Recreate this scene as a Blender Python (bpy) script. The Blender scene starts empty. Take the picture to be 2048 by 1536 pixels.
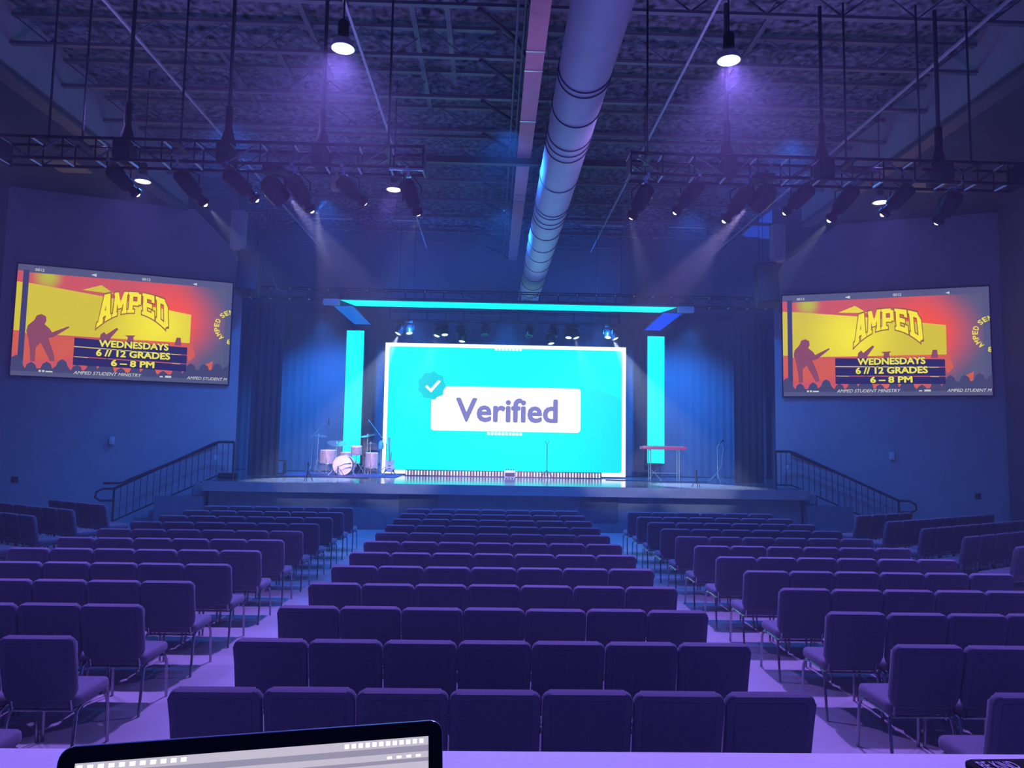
import bpy, bmesh, math, random
from mathutils import Vector, Matrix, noise
R = math.radians
random.seed(7)
C = bpy.context.scene.collection
S = bpy.context.scene

# ------------------------------------------------------------------ camera, world, exposure
cam_d = bpy.data.cameras.new('camera'); cam = bpy.data.objects.new('camera', cam_d); C.objects.link(cam)
cam_d.sensor_width = 36; cam_d.lens = 1450 / 2048 * 36; cam_d.clip_start = 0.02; cam_d.clip_end = 200
Yv = Vector((-40, -120, 1450)).normalized()
Zv = Yv.cross(Vector((1, -.0172, 0))).normalized()
if Zv.y < 0: Zv = -Zv
Xv = Yv.cross(Zv).normalized()
if Xv.x < 0: Xv = -Xv
right = Vector((Xv.x, Yv.x, Zv.x)); up = Vector((Xv.y, Yv.y, Zv.y)); fwd = Vector((Xv.z, Yv.z, Zv.z))
cam.matrix_world = Matrix(((right.x, up.x, -fwd.x, 0), (right.y, up.y, -fwd.y, 0), (right.z, up.z, -fwd.z, 2.27), (0, 0, 0, 1)))
S.camera = cam
S.view_settings.view_transform = 'Standard'; S.view_settings.look = 'None'
S.view_settings.gamma = 1; S.view_settings.use_curve_mapping = False
S.view_settings.exposure = 0.0
S.cycles.max_bounces = 5; S.cycles.diffuse_bounces = 2; S.cycles.glossy_bounces = 3; S.cycles.volume_bounces = 0
S.cycles.transparent_max_bounces = 6; S.cycles.sample_clamp_indirect = 3.0; S.cycles.caustics_reflective = False
S.cycles.volume_step_rate = 1.0; S.cycles.use_denoising = True
w = bpy.data.worlds.new('world'); S.world = w; w.use_nodes = True
w.node_tree.nodes['Background'].inputs[0].default_value = (.008, .06, .5, 1)
w.node_tree.nodes['Background'].inputs[1].default_value = .75

HOUSE = (.34, .19, 1.0)
def spot(name, loc, to, energy, col, size, blend=.6, rad=.06):
    l = bpy.data.lights.new(name, 'SPOT'); l.energy = energy; l.color = col; l.spot_size = R(size); l.spot_blend = blend; l.shadow_soft_size = rad
    o = bpy.data.objects.new(name, l); C.objects.link(o); o.location = loc
    o.rotation_euler = (Vector(to) - Vector(loc)).to_track_quat('-Z', 'Y').to_euler(); return o
def area(name, loc, to, energy, col, sx, sy):
    l = bpy.data.lights.new(name, 'AREA'); l.energy = energy; l.color = col; l.shape = 'RECTANGLE'; l.size = sx; l.size_y = sy
    o = bpy.data.objects.new(name, l); C.objects.link(o); o.location = loc
    o.rotation_euler = (Vector(to) - Vector(loc)).to_track_quat('-Z', 'Y').to_euler(); return o
PENDANTS = [(-2.13, 9.5), (3.16, 9.5), (-2.18, 15.0), (-7.37, 14.9), (3.18, 15.1), (8.25, 15.0)]
for x, y in PENDANTS + [(-2.13, 2.4), (3.16, 2.4), (-7.4, 9.5), (8.25, 9.5), (-7.4, 4.0), (8.25, 4.0)]:
    e = (2450 if y > 5 else 600) if y < 12 else 380
    if abs(x) > 5 and 5 < y < 12: e = 1700
    spot('house_light', (x, y, 7.5), (x * (1 if y > 3 else .6), y - (3.2 if y > 9 else 2.0), 0), e * (1.15 if y > 9 else (.45 if y > 3 else 1)), HOUSE, 92 if y > 9 else 60, .8, .12)
    if y > 9 and (x, y) in PENDANTS: spot('house_light', (x, y, 7.52), (x, y, 0), 420 if y < 12 else 230, HOUSE, 20, .6, .12)
for x in (-5.5, -2.6, .43, 3.5, 6.4):                      # blue wash on the stage and its curtain
    spot('stage_wash', (x, 23.0, 6.15), (x, 26.2, 1.6), 2700, (.012, .22, 1.0), 110, .9, .15)
for x, y in ((-5.0, 13.2), (.2, 13.2), (5.6, 13.2), (-4.2, 17.6), (.2, 17.6), (4.9, 17.6)):   # added blue fill for haze and walls, no fixtures hang here
    spot('added_blue_fill', (x, y, 8.2), (x, y + 1.5, 0), 1250, (.015, .19, 1.0), 142, 1.0, .1)
for x in (-6.0, -3.0, 2.9, 6.0):                          # added uplights above the trusses to lift ceiling, duct and girder
    spot('added_uplight', (x, 10.66, 6.75), (x * .8, 12.5, 10), 110, (.42, .27, 1.0), 160, .8, .1)

for x in (-3.4, 4.2):                                      # added blue spots without fixtures, lifting the wall over the stage frame
    spot('stage_wash', (x, 23.2, 7.2), (x * .45, 26.3, 8.8), 330, (.012, .20, 1.0), 120, 1.0, .15)
# ------------------------------------------------------------------ materials
def lin(c): return tuple(((v / 255 / 12.92) if v / 255 <= .04045 else ((v / 255 + .055) / 1.055) ** 2.4) for v in c)
def mat(name, col, rough=.6, metal=0, nscale=0, namt=.15, bump=0, spec=.5):
    m = bpy.data.materials.new(name); m.use_nodes = True; nt = m.node_tree; b = nt.nodes['Principled BSDF']
    b.inputs['Base Color'].default_value = (*col, 1); b.inputs['Roughness'].default_value = rough; b.inputs['Metallic'].default_value = metal
    b.inputs['Specular IOR Level'].default_value = spec
    if nscale:
        tc = nt.nodes.new('ShaderNodeTexCoord'); n = nt.nodes.new('ShaderNodeTexNoise'); n.inputs['Scale'].default_value = nscale; n.inputs['Detail'].default_value = 4
        nt.links.new(tc.outputs['Object'], n.inputs['Vector'])
        r = nt.nodes.new('ShaderNodeValToRGB'); r.color_ramp.elements[0].position = .3; r.color_ramp.elements[1].position = .7
        r.color_ramp.elements[0].color = (*[c * (1 - namt) for c in col], 1); r.color_ramp.elements[1].color = (*[min(1, c * (1 + namt)) for c in col], 1)
        nt.links.new(n.outputs['Fac'], r.inputs[0]); nt.links.new(r.outputs[0], b.inputs['Base Color'])
        if bump:
            bp = nt.nodes.new('ShaderNodeBump'); bp.inputs['Strength'].default_value = bump; bp.inputs['Distance'].default_value = .02
            nt.links.new(n.outputs['Fac'], bp.inputs['Height']); nt.links.new(bp.outputs[0], b.inputs['Normal'])
    return m
def emis(name, col, s=1.0):
    m = bpy.data.materials.new(name); m.use_nodes = True; nt = m.node_tree; nt.nodes.clear()
    e = nt.nodes.new('ShaderNodeEmission'); e.inputs[0].default_value = (*col, 1); e.inputs[1].default_value = s
    o = nt.nodes.new('ShaderNodeOutputMaterial'); nt.links.new(e.outputs[0], o.inputs[0]); return m
M_floor = mat('polished_concrete', (.42, .40, .42), .32, nscale=1.3, namt=.12, bump=.02)
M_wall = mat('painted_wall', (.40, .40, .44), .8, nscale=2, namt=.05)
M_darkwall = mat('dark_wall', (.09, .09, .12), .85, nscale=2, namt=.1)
M_backwall = mat('back_wall_paint', (.14, .15, .18), .85, nscale=2, namt=.05)
M_deck = mat('sprayed_ceiling', (.17, .17, .21), .9, nscale=7, namt=.9, bump=1.0)
M_steel = mat('joist_steel', (.16, .16, .20), .5, .2, nscale=5, namt=.1)
M_dsteel = mat('dark_steel', (.06, .06, .08), .5, .3, nscale=5, namt=.1)
M_girder = mat('primed_girder', (.95, .42, .46), .6, nscale=4, namt=.06)
M_duct = mat('galvanised_duct', (.80, .80, .84), .5, 0, nscale=3, namt=.06)
M_seam = mat('duct_seam', (.10, .10, .14), .6, nscale=5)
M_fab = mat('chair_fabric', (.15, .14, .19), .9, nscale=160, namt=.18, bump=.15, spec=.2)
_b = M_fab.node_tree.nodes['Principled BSDF']; _b.inputs['Sheen Weight'].default_value = .3; _b.inputs['Sheen Roughness'].default_value = .35; _b.inputs['Sheen Tint'].default_value = (.85, .75, 1, 1)
M_fabp = mat('chair_back_panel', (.135, .127, .175), .95, nscale=160, namt=.18, bump=.1, spec=.15)
M_chrome = mat('chair_steel', (.30, .30, .34), .22, .9, nscale=6, namt=.05)
M_black = mat('matte_black', (.012, .012, .016), .6, nscale=8, namt=.3)
M_gblack = mat('gloss_black', (.01, .01, .012), .2, nscale=8, namt=.2)
M_truss = mat('truss_black', (.012, .012, .02), .35, .5, nscale=8, namt=.1)
M_alu = mat('aluminium', (.75, .75, .8), .25, .8, nscale=8, namt=.08)
M_web = mat('truss_web', (.16, .16, .22), .3, .6, nscale=8, namt=.1)
M_rung = mat('rung_glint', (.9, .9, .95), .35, .1, nscale=8, namt=.05)  # near-white rung colour stands in for specular glints on the black truss
M_bar = mat('pale_bar', (.5, .5, .58), .5, .1, nscale=8, namt=.05)
M_curt = mat('curtain_cloth', (.13, .14, .17), .95, nscale=30, namt=.15, spec=.1)
M_legc = mat('masking_cloth', (.07, .07, .09), .95, nscale=30, namt=.15, spec=.1)
M_stage = mat('stage_deck', (.12, .14, .17), .12, nscale=2, namt=.2, spec=.9)
M_fascia = mat('stage_fascia', (.27, .25, .29), .6, nscale=3, namt=.1)
M_skirt = mat('stage_skirt', (.17, .20, .26), .85, nscale=5, namt=.1)
M_bay = mat('dark_bay', (.08, .10, .14), .9, nscale=5)
M_rail = mat('rail_paint', (.02, .02, .03), .5, .2, nscale=9)
M_desk = mat('desk_laminate', (.92, .90, .94), .5, nscale=60, namt=.03)
M_white = mat('white_plastic', (.7, .7, .72), .5, nscale=9, namt=.04)
M_grey = mat('grey_cabinet', (.42, .42, .46), .6, nscale=9, namt=.05)
M_drum = mat('drum_wrap', (.48, .36, .46), .3, .2, nscale=12, namt=.2)
M_head = mat('drum_head', (.85, .68, .74), .5, nscale=9, namt=.03)
M_cymbal = mat('cymbal_bronze', (.70, .62, .52), .25, .9, nscale=20, namt=.1)
M_red = mat('keyboard_red', (.75, .05, .16), .35, nscale=9, namt=.05)
M_guit = mat('guitar_body', (.85, .45, .42), .3, nscale=6, namt=.05)
M_wood = mat('maple_neck', (.45, .30, .2), .5, nscale=9, namt=.2)
M_rug = mat('drum_rug', (.12, .08, .22), .95, nscale=20, namt=.3)
M_blue = mat('blue_vinyl', (.05, .35, .75), .5, nscale=9)
M_tan = mat('tan_board', (.50, .38, .22), .8, nscale=5, namt=.1)
M_skin = emis('lamp_glow', (1, .86, 1), 14)
M_warm = emis('lens_warm', (1, .9, .72), 9)
M_cool = emis('lens_cool', (.75, .85, 1), 8)
M_cyan = emis('led_cyan', (0, 1, 1), 1.25)
M_ribbon = emis('led_ribbon_blue', (.0, .16, .72), .9)
M_ribbon2 = emis('led_ribbon_deep', (.0, .07, .95), 1.0)

# ------------------------------------------------------------------ mesh helpers
class MB:
    def __init__(s): s.bm = bmesh.new()
    def poly(s, pts, t=0, n=None):
        vs = [s.bm.verts.new(p) for p in pts]; s.bm.faces.new(vs); return s
    def box(s, c, d, rot=None, bev=0):
        c = Vector(c); m = Matrix.Translation(c) @ (rot.to_4x4() if rot else Matrix()) @ Matrix.Diagonal((d[0], d[1], d[2], 1))
        r = bmesh.ops.create_cube(s.bm, size=1, matrix=m)
        if bev:
            es = list({e for v in r['verts'] for e in v.link_edges})
            bmesh.ops.bevel(s.bm, geom=es, offset=bev, segments=2, affect='EDGES', profile=.5)
        return s
    def cone(s, a, b, r1, r2, n=12, caps=True):
        a = Vector(a); b = Vector(b); d = b - a; q = d.to_track_quat('Z', 'Y').to_matrix()
        A = []; B = []
        for i in range(n):
            t = 2 * math.pi * i / n; u = q @ Vector((math.cos(t), math.sin(t), 0))
            A.append(s.bm.verts.new(a + u * r1)); B.append(s.bm.verts.new(b + u * r2))
        for i in range(n): s.bm.faces.new((A[i], A[(i + 1) % n], B[(i + 1) % n], B[i]))
        if caps: s.bm.faces.new(A[::-1]); s.bm.faces.new(B)
        return s
    def cyl(s, a, b, r, n=8): return s.cone(a, b, r, r, n)
    def tube(s, pts, r, n=8):
        pts = [Vector(p) for p in pts]; rings = []
        nrm = None
        for i, p in enumerate(pts):
            t = (pts[min(i + 1, len(pts) - 1)] - pts[max(i - 1, 0)]).normalized()
            if nrm is None: nrm = t.orthogonal().normalized()
            else: nrm = (nrm - t * nrm.dot(t)).normalized()
            b = t.cross(nrm)
            rings.append([s.bm.verts.new(p + nrm * (r * math.cos(2 * math.pi * k / n)) + b * (r * math.sin(2 * math.pi * k / n))) for k in range(n)])
        for A, B in zip(rings, rings[1:]):
            for k in range(n): s.bm.faces.new((A[k], A[(k + 1) % n], B[(k + 1) % n], B[k]))
        s.bm.faces.new(rings[0][::-1]); s.bm.faces.new(rings[-1]); return s
    def lathe(s, prof, c=(0, 0, 0), axis=(0, 0, 1), n=24):
        q = Vector(axis).to_track_quat('Z', 'Y').to_matrix(); c = Vector(c); rings = []
        for r, z in prof:
            if r < 1e-5: rings.append([s.bm.verts.new(c + q @ Vector((0, 0, z)))])
            else: rings.append([s.bm.verts.new(c + q @ Vector((r * math.cos(2 * math.pi * k / n), r * math.sin(2 * math.pi * k / n), z))) for k in range(n)])
        for A, B in zip(rings, rings[1:]):
            for k in range(n):
                f = []
                for v in (A[k % len(A)], A[(k + 1) % len(A)], B[(k + 1) % len(B)], B[k % len(B)]):
                    if v not in f: f.append(v)
                if len(f) > 2: s.bm.faces.new(f)
        return s
    def slab(s, out, t, mtx=None, bev=0, seg=2):      # outline in XZ, extruded along Y by t, rims rounded
        mtx = mtx or Matrix()
        A = [s.bm.verts.new((x, -t / 2, z)) for x, z in out]; B = [s.bm.verts.new((x, t / 2, z)) for x, z in out]
        n = len(out); s.bm.faces.new(A); s.bm.faces.new(B[::-1])
        for i in range(n): s.bm.faces.new((A[i], B[i], B[(i + 1) % n], A[(i + 1) % n]))
        vs = A + B
        if bev:
            es = [s.bm.edges.get((L[i], L[(i + 1) % n])) for L in (A, B) for i in range(n)]
            r = bmesh.ops.bevel(s.bm, geom=es, offset=bev, segments=seg, affect='EDGES', profile=.5)
            vs = list(set(r['verts']) | {v for v in vs if v.is_valid})
        bmesh.ops.transform(s.bm, matrix=mtx, verts=vs); return s
    def build(s, name, m, parent=None, smooth=True, loc=None):
        bmesh.ops.recalc_face_normals(s.bm, faces=s.bm.faces)
        me = bpy.data.meshes.new(name); s.bm.to_mesh(me); s.bm.free(); me.materials.append(m)
        if smooth:
            me.polygons.foreach_set('use_smooth', [True] * len(me.polygons))
            try: me.set_sharp_from_angle(angle=R(38))
            except Exception: pass
        o = bpy.data.objects.new(name, me); C.objects.link(o)
        if parent: o.parent = parent
        if loc: o.location = loc
        return o
def rrect(x0, z0, x1, z1, r, n=5):
    if not isinstance(r, (list, tuple)): r = [r] * 4
    out = []
    for (cx, cz, a0, rr) in ((x1 - r[0], z1 - r[0], 0, r[0]), (x0 + r[1], z1 - r[1], 90, r[1]), (x0 + r[2], z0 + r[2], 180, r[2]), (x1 - r[3], z0 + r[3], 270, r[3])):
        for k in range(n + 1):
            a = R(a0 + 90 * k / n); out.append((cx + rr * math.cos(a), cz + rr * math.sin(a)))
    return out
def tag(o, label, cat, group=None):
    o['label'] = label; o['category'] = cat
    if group: o['group'] = group
    return o
def empty(name, loc, label, cat, group=None, rz=0):
    o = bpy.data.objects.new(name, None); C.objects.link(o); o.location = loc; o.rotation_euler = (0, 0, rz); o.empty_display_size = .1
    return tag(o, label, cat, group)
def struct(o): o['kind'] = 'structure'; return o
def copy_tree(o, parent=None):
    c = o.copy(); C.objects.link(c); c.parent = parent
    for ch in [k for k in KIDS.get(o, [])]: copy_tree(ch, c)
    return c
KIDS = {}
def index_kids():
    KIDS.clear()
    for o in list(C.objects):
        if o.parent: KIDS.setdefault(o.parent, []).append(o)
ORD = ['zeroth', 'first', 'second', 'third', 'fourth', 'fifth', 'sixth', 'seventh', 'eighth', 'ninth', 'tenth', 'eleventh', 'twelfth', 'thirteenth', 'fourteenth', 'fifteenth', 'sixteenth']

# ------------------------------------------------------------------ room shell
struct(MB().box((0, 13, -.1), (30, 30, .2)).build('floor', M_floor))
mb = MB(); NX, NY = 130, 190; g = []
for j in range(NY + 1):
    for i in range(NX + 1):
        x = -8.9 + 17.8 * i / NX; y = 1 + 25.4 * j / NY
        h = noise.fractal(Vector((x * 3.1, y * 3.1, 0)), .9, 2.2, 4) * .055
        g.append(mb.bm.verts.new((x, y, 9.98 + h)))
for j in range(NY):
    for i in range(NX):
        a = j * (NX + 1) + i; mb.bm.faces.new((g[a], g[a + 1], g[a + NX + 2], g[a + NX + 1]))
mb2 = mb; struct(mb2.build('ceiling', M_deck))
struct(MB().box((0, 26.45, 5), (30, .3, 10.2)).build('wall_back', M_backwall))
WL0, WL1 = Vector((-7.2, 20.62)), Vector((-13.2, 18.38))       # angled wall that carries the drum-side screen
WR0, WR1 = Vector((8.12, 20.6)), Vector((14.0, 18.41))
def angwall(a, b, name, zt, inset):
    m = MB(); d = (b - a).normalized(); n = Vector((d.y, -d.x)) if (Vector((d.y, -d.x)).y > 0) else Vector((-d.y, d.x))
    L = (b - a).length; pts = [(0, 0), (L, 0), (L, zt), (inset, zt), (.25, zt - 1.05), (0, zt - 1.6)]
    f = []; bk = []
    for u, z in pts:
        p = a + d * u; f.append(m.bm.verts.new((p.x, p.y, z))); q = p + n * .22; bk.append(m.bm.verts.new((q.x, q.y, z)))
    m.bm.faces.new(f); m.bm.faces.new(bk[::-1])
    for i in range(len(pts)): m.bm.faces.new((f[i], f[(i + 1) % 6], bk[(i + 1) % 6], bk[i]))
    struct(m.build(name, M_wall, smooth=False))
    m = MB()                                                     # dark sheet above and behind it
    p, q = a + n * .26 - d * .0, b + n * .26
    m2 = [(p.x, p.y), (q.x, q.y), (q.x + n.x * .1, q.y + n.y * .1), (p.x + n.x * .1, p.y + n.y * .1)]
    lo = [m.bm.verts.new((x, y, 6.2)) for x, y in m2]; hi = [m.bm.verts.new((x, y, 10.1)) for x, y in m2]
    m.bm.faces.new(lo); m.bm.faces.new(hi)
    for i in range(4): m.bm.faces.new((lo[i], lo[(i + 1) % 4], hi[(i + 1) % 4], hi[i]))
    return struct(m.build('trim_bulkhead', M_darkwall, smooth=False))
angwall(WL0, WL1, 'wall_left_front', 8.7, 1.35); angwall(WR0, WR1, 'wall_right_front', 8.7, 1.75)
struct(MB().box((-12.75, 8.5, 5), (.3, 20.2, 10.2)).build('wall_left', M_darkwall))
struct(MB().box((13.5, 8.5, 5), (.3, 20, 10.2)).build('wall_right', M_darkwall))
for s, x0, x1 in ((-1, -12.6, -8.8), (1, 13.35, 8.9)):
    nm = 'trim_soffit'
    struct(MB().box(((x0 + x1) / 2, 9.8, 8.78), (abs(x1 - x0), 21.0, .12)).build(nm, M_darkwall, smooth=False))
    struct(MB().box((x1, 9.8, 9.45), (.12, 21.0, 1.2)).build('trim_soffit_fascia', M_wall, smooth=False))
    struct(MB().box((x1 + s * .02, 9.8, 8.68), (.32, 20.8, .08)).build('trim_soffit_edge', M_steel, smooth=False))
tag(MB().box((-10.25, 17.1, 8.70), (.75, .8, .03)).build('soffit_panel', M_tan, smooth=False), 'brownish panel under the soffit above the drum-side screen', 'panel')
tag(MB().box((10.35, 16.9, 8.70), (.95, .75, .03)).build('soffit_panel', M_tan, smooth=False), 'yellowish tan panel under the soffit above the keyboard-side screen', 'panel')

# ------------------------------------------------------------------ ceiling steel, duct, pipes
JY = [9.55 + 1.56 * k for k in range(11)]
def joist(y, i):
    e = empty('ceiling_joist', (0, y, 9.2), 'dark steel bar joist across the ceiling, ' + ORD[i + 1] + ' one counted towards the stage', 'joist', 'open web ceiling joists')
    MB().box((0, 0, .07), (17.7, .09, .05)).box((0, .035, .11), (17.7, .02, .06)).build('bottom_chord', M_steel, e, False)
    MB().box((0, 0, .6), (17.7, .1, .06)).build('top_chord', M_steel, e, False)
    m = MB(); x = -8.7; k = 0
    while x < 8.6:
        m.cyl((x, 0, .1 if k % 2 else .58), (x + .62, 0, .58 if k % 2 else .1), .014, 5); x += .62; k += 1
    m.build('web', M_steel, e)
    MB().tube([(-.35, 0.0, .02), (.28, .75, -.02), (.5, 1.3, -.1)], .035, 6).build('brace', M_dsteel, e)
for i, y in enumerate(JY): joist(y, i)
for x, nm in ((-6.3, 'drum-side outer'), (-2.46, 'drum-side inner'), (3.4, 'keyboard-side inner'), (7.8, 'keyboard-side outer')):
    tag(MB().box((x, 13.9, 9.2), (.045, 23, .04)).build('bridging_bar', M_bar, smooth=False), 'long thin steel bar running stagewards below the joists, ' + nm + ' one', 'ceiling bar', 'bridging bars under the joists')
for k, (x, y0, y1) in enumerate([(-4.2, 12.8, 14.2), (-3.4, 11.2, 14.3), (-1.5, 11.2, 15.7), (-.9, 11.2, 14.2), (4.6, 11.3, 13.8), (5.4, 12.8, 15.6), (2.1, 9.6, 12.2), (-5.3, 12.9, 15.6)]):
    tag(MB().box((x, (y0 + y1) / 2, 9.62), (.09, y1 - y0, .05)).build('conduit_strip', M_steel, smooth=False), 'short flat conduit strip up between the joists, ' + ORD[sorted([-4.2, -3.4, -1.5, -.9, 4.6, 5.4, 2.1, -5.3]).index(x) + 1] + ' from the drum side', 'conduit', 'conduit strips between the joists')
g_ = empty('steel_girder', (.62, 0, 9.0), 'pinkish primed steel girder running down the middle of the ceiling', 'girder')
MB().box((0, 14, .01), (.32, 24.2, .03)).build('bottom_flange', M_girder, g_, False)
MB().box((0, 14, .31), (.025, 24.2, .58)).build('web', M_steel, g_, False)
MB().box((0, 14, .62), (.3, 24.2, .03)).build('top_flange', M_steel, g_, False)
for y in (11.9, 12.55, 14.6, 19.1, 19.6): MB().box((0, y, -.012), (.34, .03, .02)).build('bolted_plate', M_alu, g_, False)
for (x, nm) in ((.28, 'next to the girder'), (.40, 'closest to the girder')):
    tag(MB().cyl((x, 4, 9.12), (x, 26, 9.12), .022).build('sprinkler_pipe', M_steel), 'thin grey pipe running alongside the pink girder, ' + nm, 'pipe', 'pipes beside the girder')
tag(MB().box((0, 16.5, 8.87), (17.6, .14, .15)).build('cross_beam', M_dsteel, smooth=False), 'dark beam crossing under the pink girder between the two lighting trusses', 'beam')
d_ = empty('air_duct', (1.2, 0, 7.5), 'big round lilac-grey spiral air duct running towards the stage', 'duct')
MB().cone((0, 3.5, 0), (0, 26.25, 0), .37, .37, 40, False).build('duct_pipe', M_duct, d_)
ys = [9.6, 9.75, 10.7, 11.6, 11.85, 12.1, 13.6, 15.1, 15.3, 15.7, 16.0, 16.9, 18.0, 19.0, 20.1, 21.3, 22.5, 23.7, 25]
for y in ys: MB().lathe([(.372, -.012), (.388, -.006), (.388, .006), (.372, .012)], (0, y, 0), (.08, 1, .06), 40).build('seam_ring', M_seam, d_)
for y in (8, 12.85, 17.5, 22):
    for x in (-.3, .3): MB().cyl((x, y, .2), (x, y, 2.45), .006, 4).build('hanger_rod', M_dsteel, d_)
for x0, x1, nm in ((-5.7, -4.51, 'far drum-side'), (-3.22, -2.4, 'inner drum-side'), (2.72, 4.0, 'inner keyboard-side'), (5.46, 6.6, 'far keyboard-side')):
    e = empty('strip_light', ((x0 + x1) / 2, 22.3, 9.2), 'pale unlit strip light high before the back wall, ' + nm + ' one', 'strip light', 'strip lights over the stage')
    L = (x1 - x0) / 2
    MB().cyl((-L, 0, 0), (L, 0, 0), .022).build('tube', M_white, e)
    MB().box((0, .03, .06), (2 * L, .12, .05)).build('housing', M_alu, e, False)
    MB().cyl((-L * .8, .03, .08), (-L * .8, .03, .75), .006, 5).cyl((L * .8, .03, .08), (L * .8, .03, .75), .006, 5).build('rod', M_dsteel, e)

# pendants
def pendant(x, y, label):
    z = 7.62; e = empty('pendant_light', (x, y, z), label, 'pendant light', 'house pendant lights')
    MB().cyl((0, 0, .33), (0, 0, 2.46), .014, 6).build('rod', M_dsteel, e)
    MB().lathe([(0, .36), (.06, .36), (.075, .33), (.075, .15), (.05, .12), (0, .12)], n=20).build('housing', M_black, e)
    m = MB(); m.lathe([(.05, .13), (.09, .11), (.135, .06), (.155, 0), (.165, -.03), (.15, -.035), (.14, 0), (.12, .05), (.08, .095), (.05, .12)], n=24)
    rf = m.build('reflector', M_alu, e)
    MB().lathe([(0, -.035), (.08, -.03), (.13, -.01), (.135, .01), (0, .01)], n=24).build('glowing_lens', M_skin, rf)
for (x, y), lb in zip(PENDANTS, ['glowing pendant high on the drum side of the duct, nearest of all', 'glowing pendant high on the keyboard side of the duct, nearest of all',
        'glowing pendant hanging by the inner end of the drum-side truss', 'glowing pendant hanging below the far end of the drum-side truss',
        'pendant hanging behind the inner end of the keyboard-side truss', 'pendant hanging behind the outer half of the keyboard-side truss']): pendant(x, y, lb)

# ------------------------------------------------------------------ lighting trusses over the seats
def truss(x0, x1, y0, y1, z0, z1, label, step=.48, r=.024, rung=M_rung, hang=()):
    e = empty('lighting_truss', (x0, y0, z0), label, 'truss', 'box trusses'); W = x1 - x0; D = y1 - y0; H = z1 - z0
    for yy in (0, D):
        for zz in (0, H): MB().cyl((0, yy, zz), (W, yy, zz), r, 10).build('chord', M_truss, e)
    n = int(W / step); b = MB(); c = MB()
    for i in range(n + 1):
        x = min(W, i * step)
        for zz in (0, H): MB().cyl((x, .0, zz), (x, D, zz), r * .7, 6).build('rung', rung, e)
        for yy in (0, D): MB().cyl((x, yy, 0), (x, yy, H), r * .5, 6).build('upright', M_truss, e)
        if i < n:
            za, zb = (0, H) if i % 2 else (H, 0)
            c.cyl((x, 0, za), (x + step, 0, zb), r * .5, 6); b.cyl((x, D, za), (x + step, D, zb), r * .5, 6)
    c.build('diagonal_web', M_web, e); b.build('diagonal_web', M_web, e)
    for k in (0, W): MB().box((k, D / 2, H / 2), (.02, D + .06, H + .06)).build('end_plate', M_truss, e, False)
    for k in hang: MB().cyl((k * W, D / 2, H), (k * W, D / 2, 9.97 - z0), .01, 5).box((k * W, D / 2, H), (.04, D + .04, .03)).build('hanger_cable', M_dsteel, e)
    return e
truss(-7.35, -1.1, 10.5, 10.83, 6.34, 6.66, 'black box truss over the drum-side seats with a row of spotlights')
truss(2.0, 8.0, 10.5, 10.83, 6.34, 6.66, 'black box truss over the keyboard-side seats with a row of spotlights')
m = MB().box((-1.35, 10.49, 6.305), (.5, .03, .03)).build('truss_clamp_bar', M_alu, smooth=False)
tag(m, 'small bright bar under the inner end of the drum-side truss', 'bar')
hl = [(-6.7, 0, 1, 'outermost of the drum-side truss'), (-6.2, 0, 2, 'second from the wall on the drum-side truss'), (-5.55, 1, 3, ''), (-4.75, 0, 4, 'beside the lit pendant'), (-4.05, 1, 5, ''), (-2.65, 1, 6, ''), (-1.65, 0, 7, 'nearest the duct on the drum-side truss'),
      (2.28, 0, 8, 'nearest the duct on the keyboard-side truss'), (3.5, 1, 9, ''), (4.98, 1, 10, ''), (5.35, 0, 11, ''), (6.5, 0, 12, ''), (6.8, 1, 13, ''), (7.3, 0, 14, '')]
for x, big, k, nm in hl:
    side = 'drum-side' if x < 0 else 'keyboard-side'; q = [h for h in hl if (h[0] < 0) == (x < 0) and h[1] == big]
    o = ORD[q.index((x, big, k, nm)) + 1]
    if big:
        e = empty('chain_hoist', (x, 10.66, 6.66), 'dark hoist with bridle holding the %s truss, %s from the left' % (side, o), 'hoist', 'truss hoists')
        MB().cyl((0, 0, .55), (0, 0, 2.5), .03, 8).build('lift_line', M_dsteel, e)
        MB().cyl((0, 0, .28), (0, 0, .6), .055, 10).build('motor', M_black, e)
        MB().cone((0, 0, .0), (0, 0, .3), .13, .05, 4).build('bridle', M_black, e)
        MB().box((0, 0, -.16), (.2, .4, .26), bev=.01).build('truss_bracket', M_black, e)
    else:
        e = empty('hanging_rod', (x, 10.66, 6.64), 'thin dark rod from ceiling down to the %s truss, %s thin one from the left' % (side, o), 'rod', 'truss hanging rods')
        MB().cyl((0, 0, 0), (0, 0, 2.6), .018, 6).build('rod', M_dsteel, e)
        MB().box((0, 0, -.01), (.09, .42, .05)).build('clamp', M_dsteel, e, False)

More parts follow.
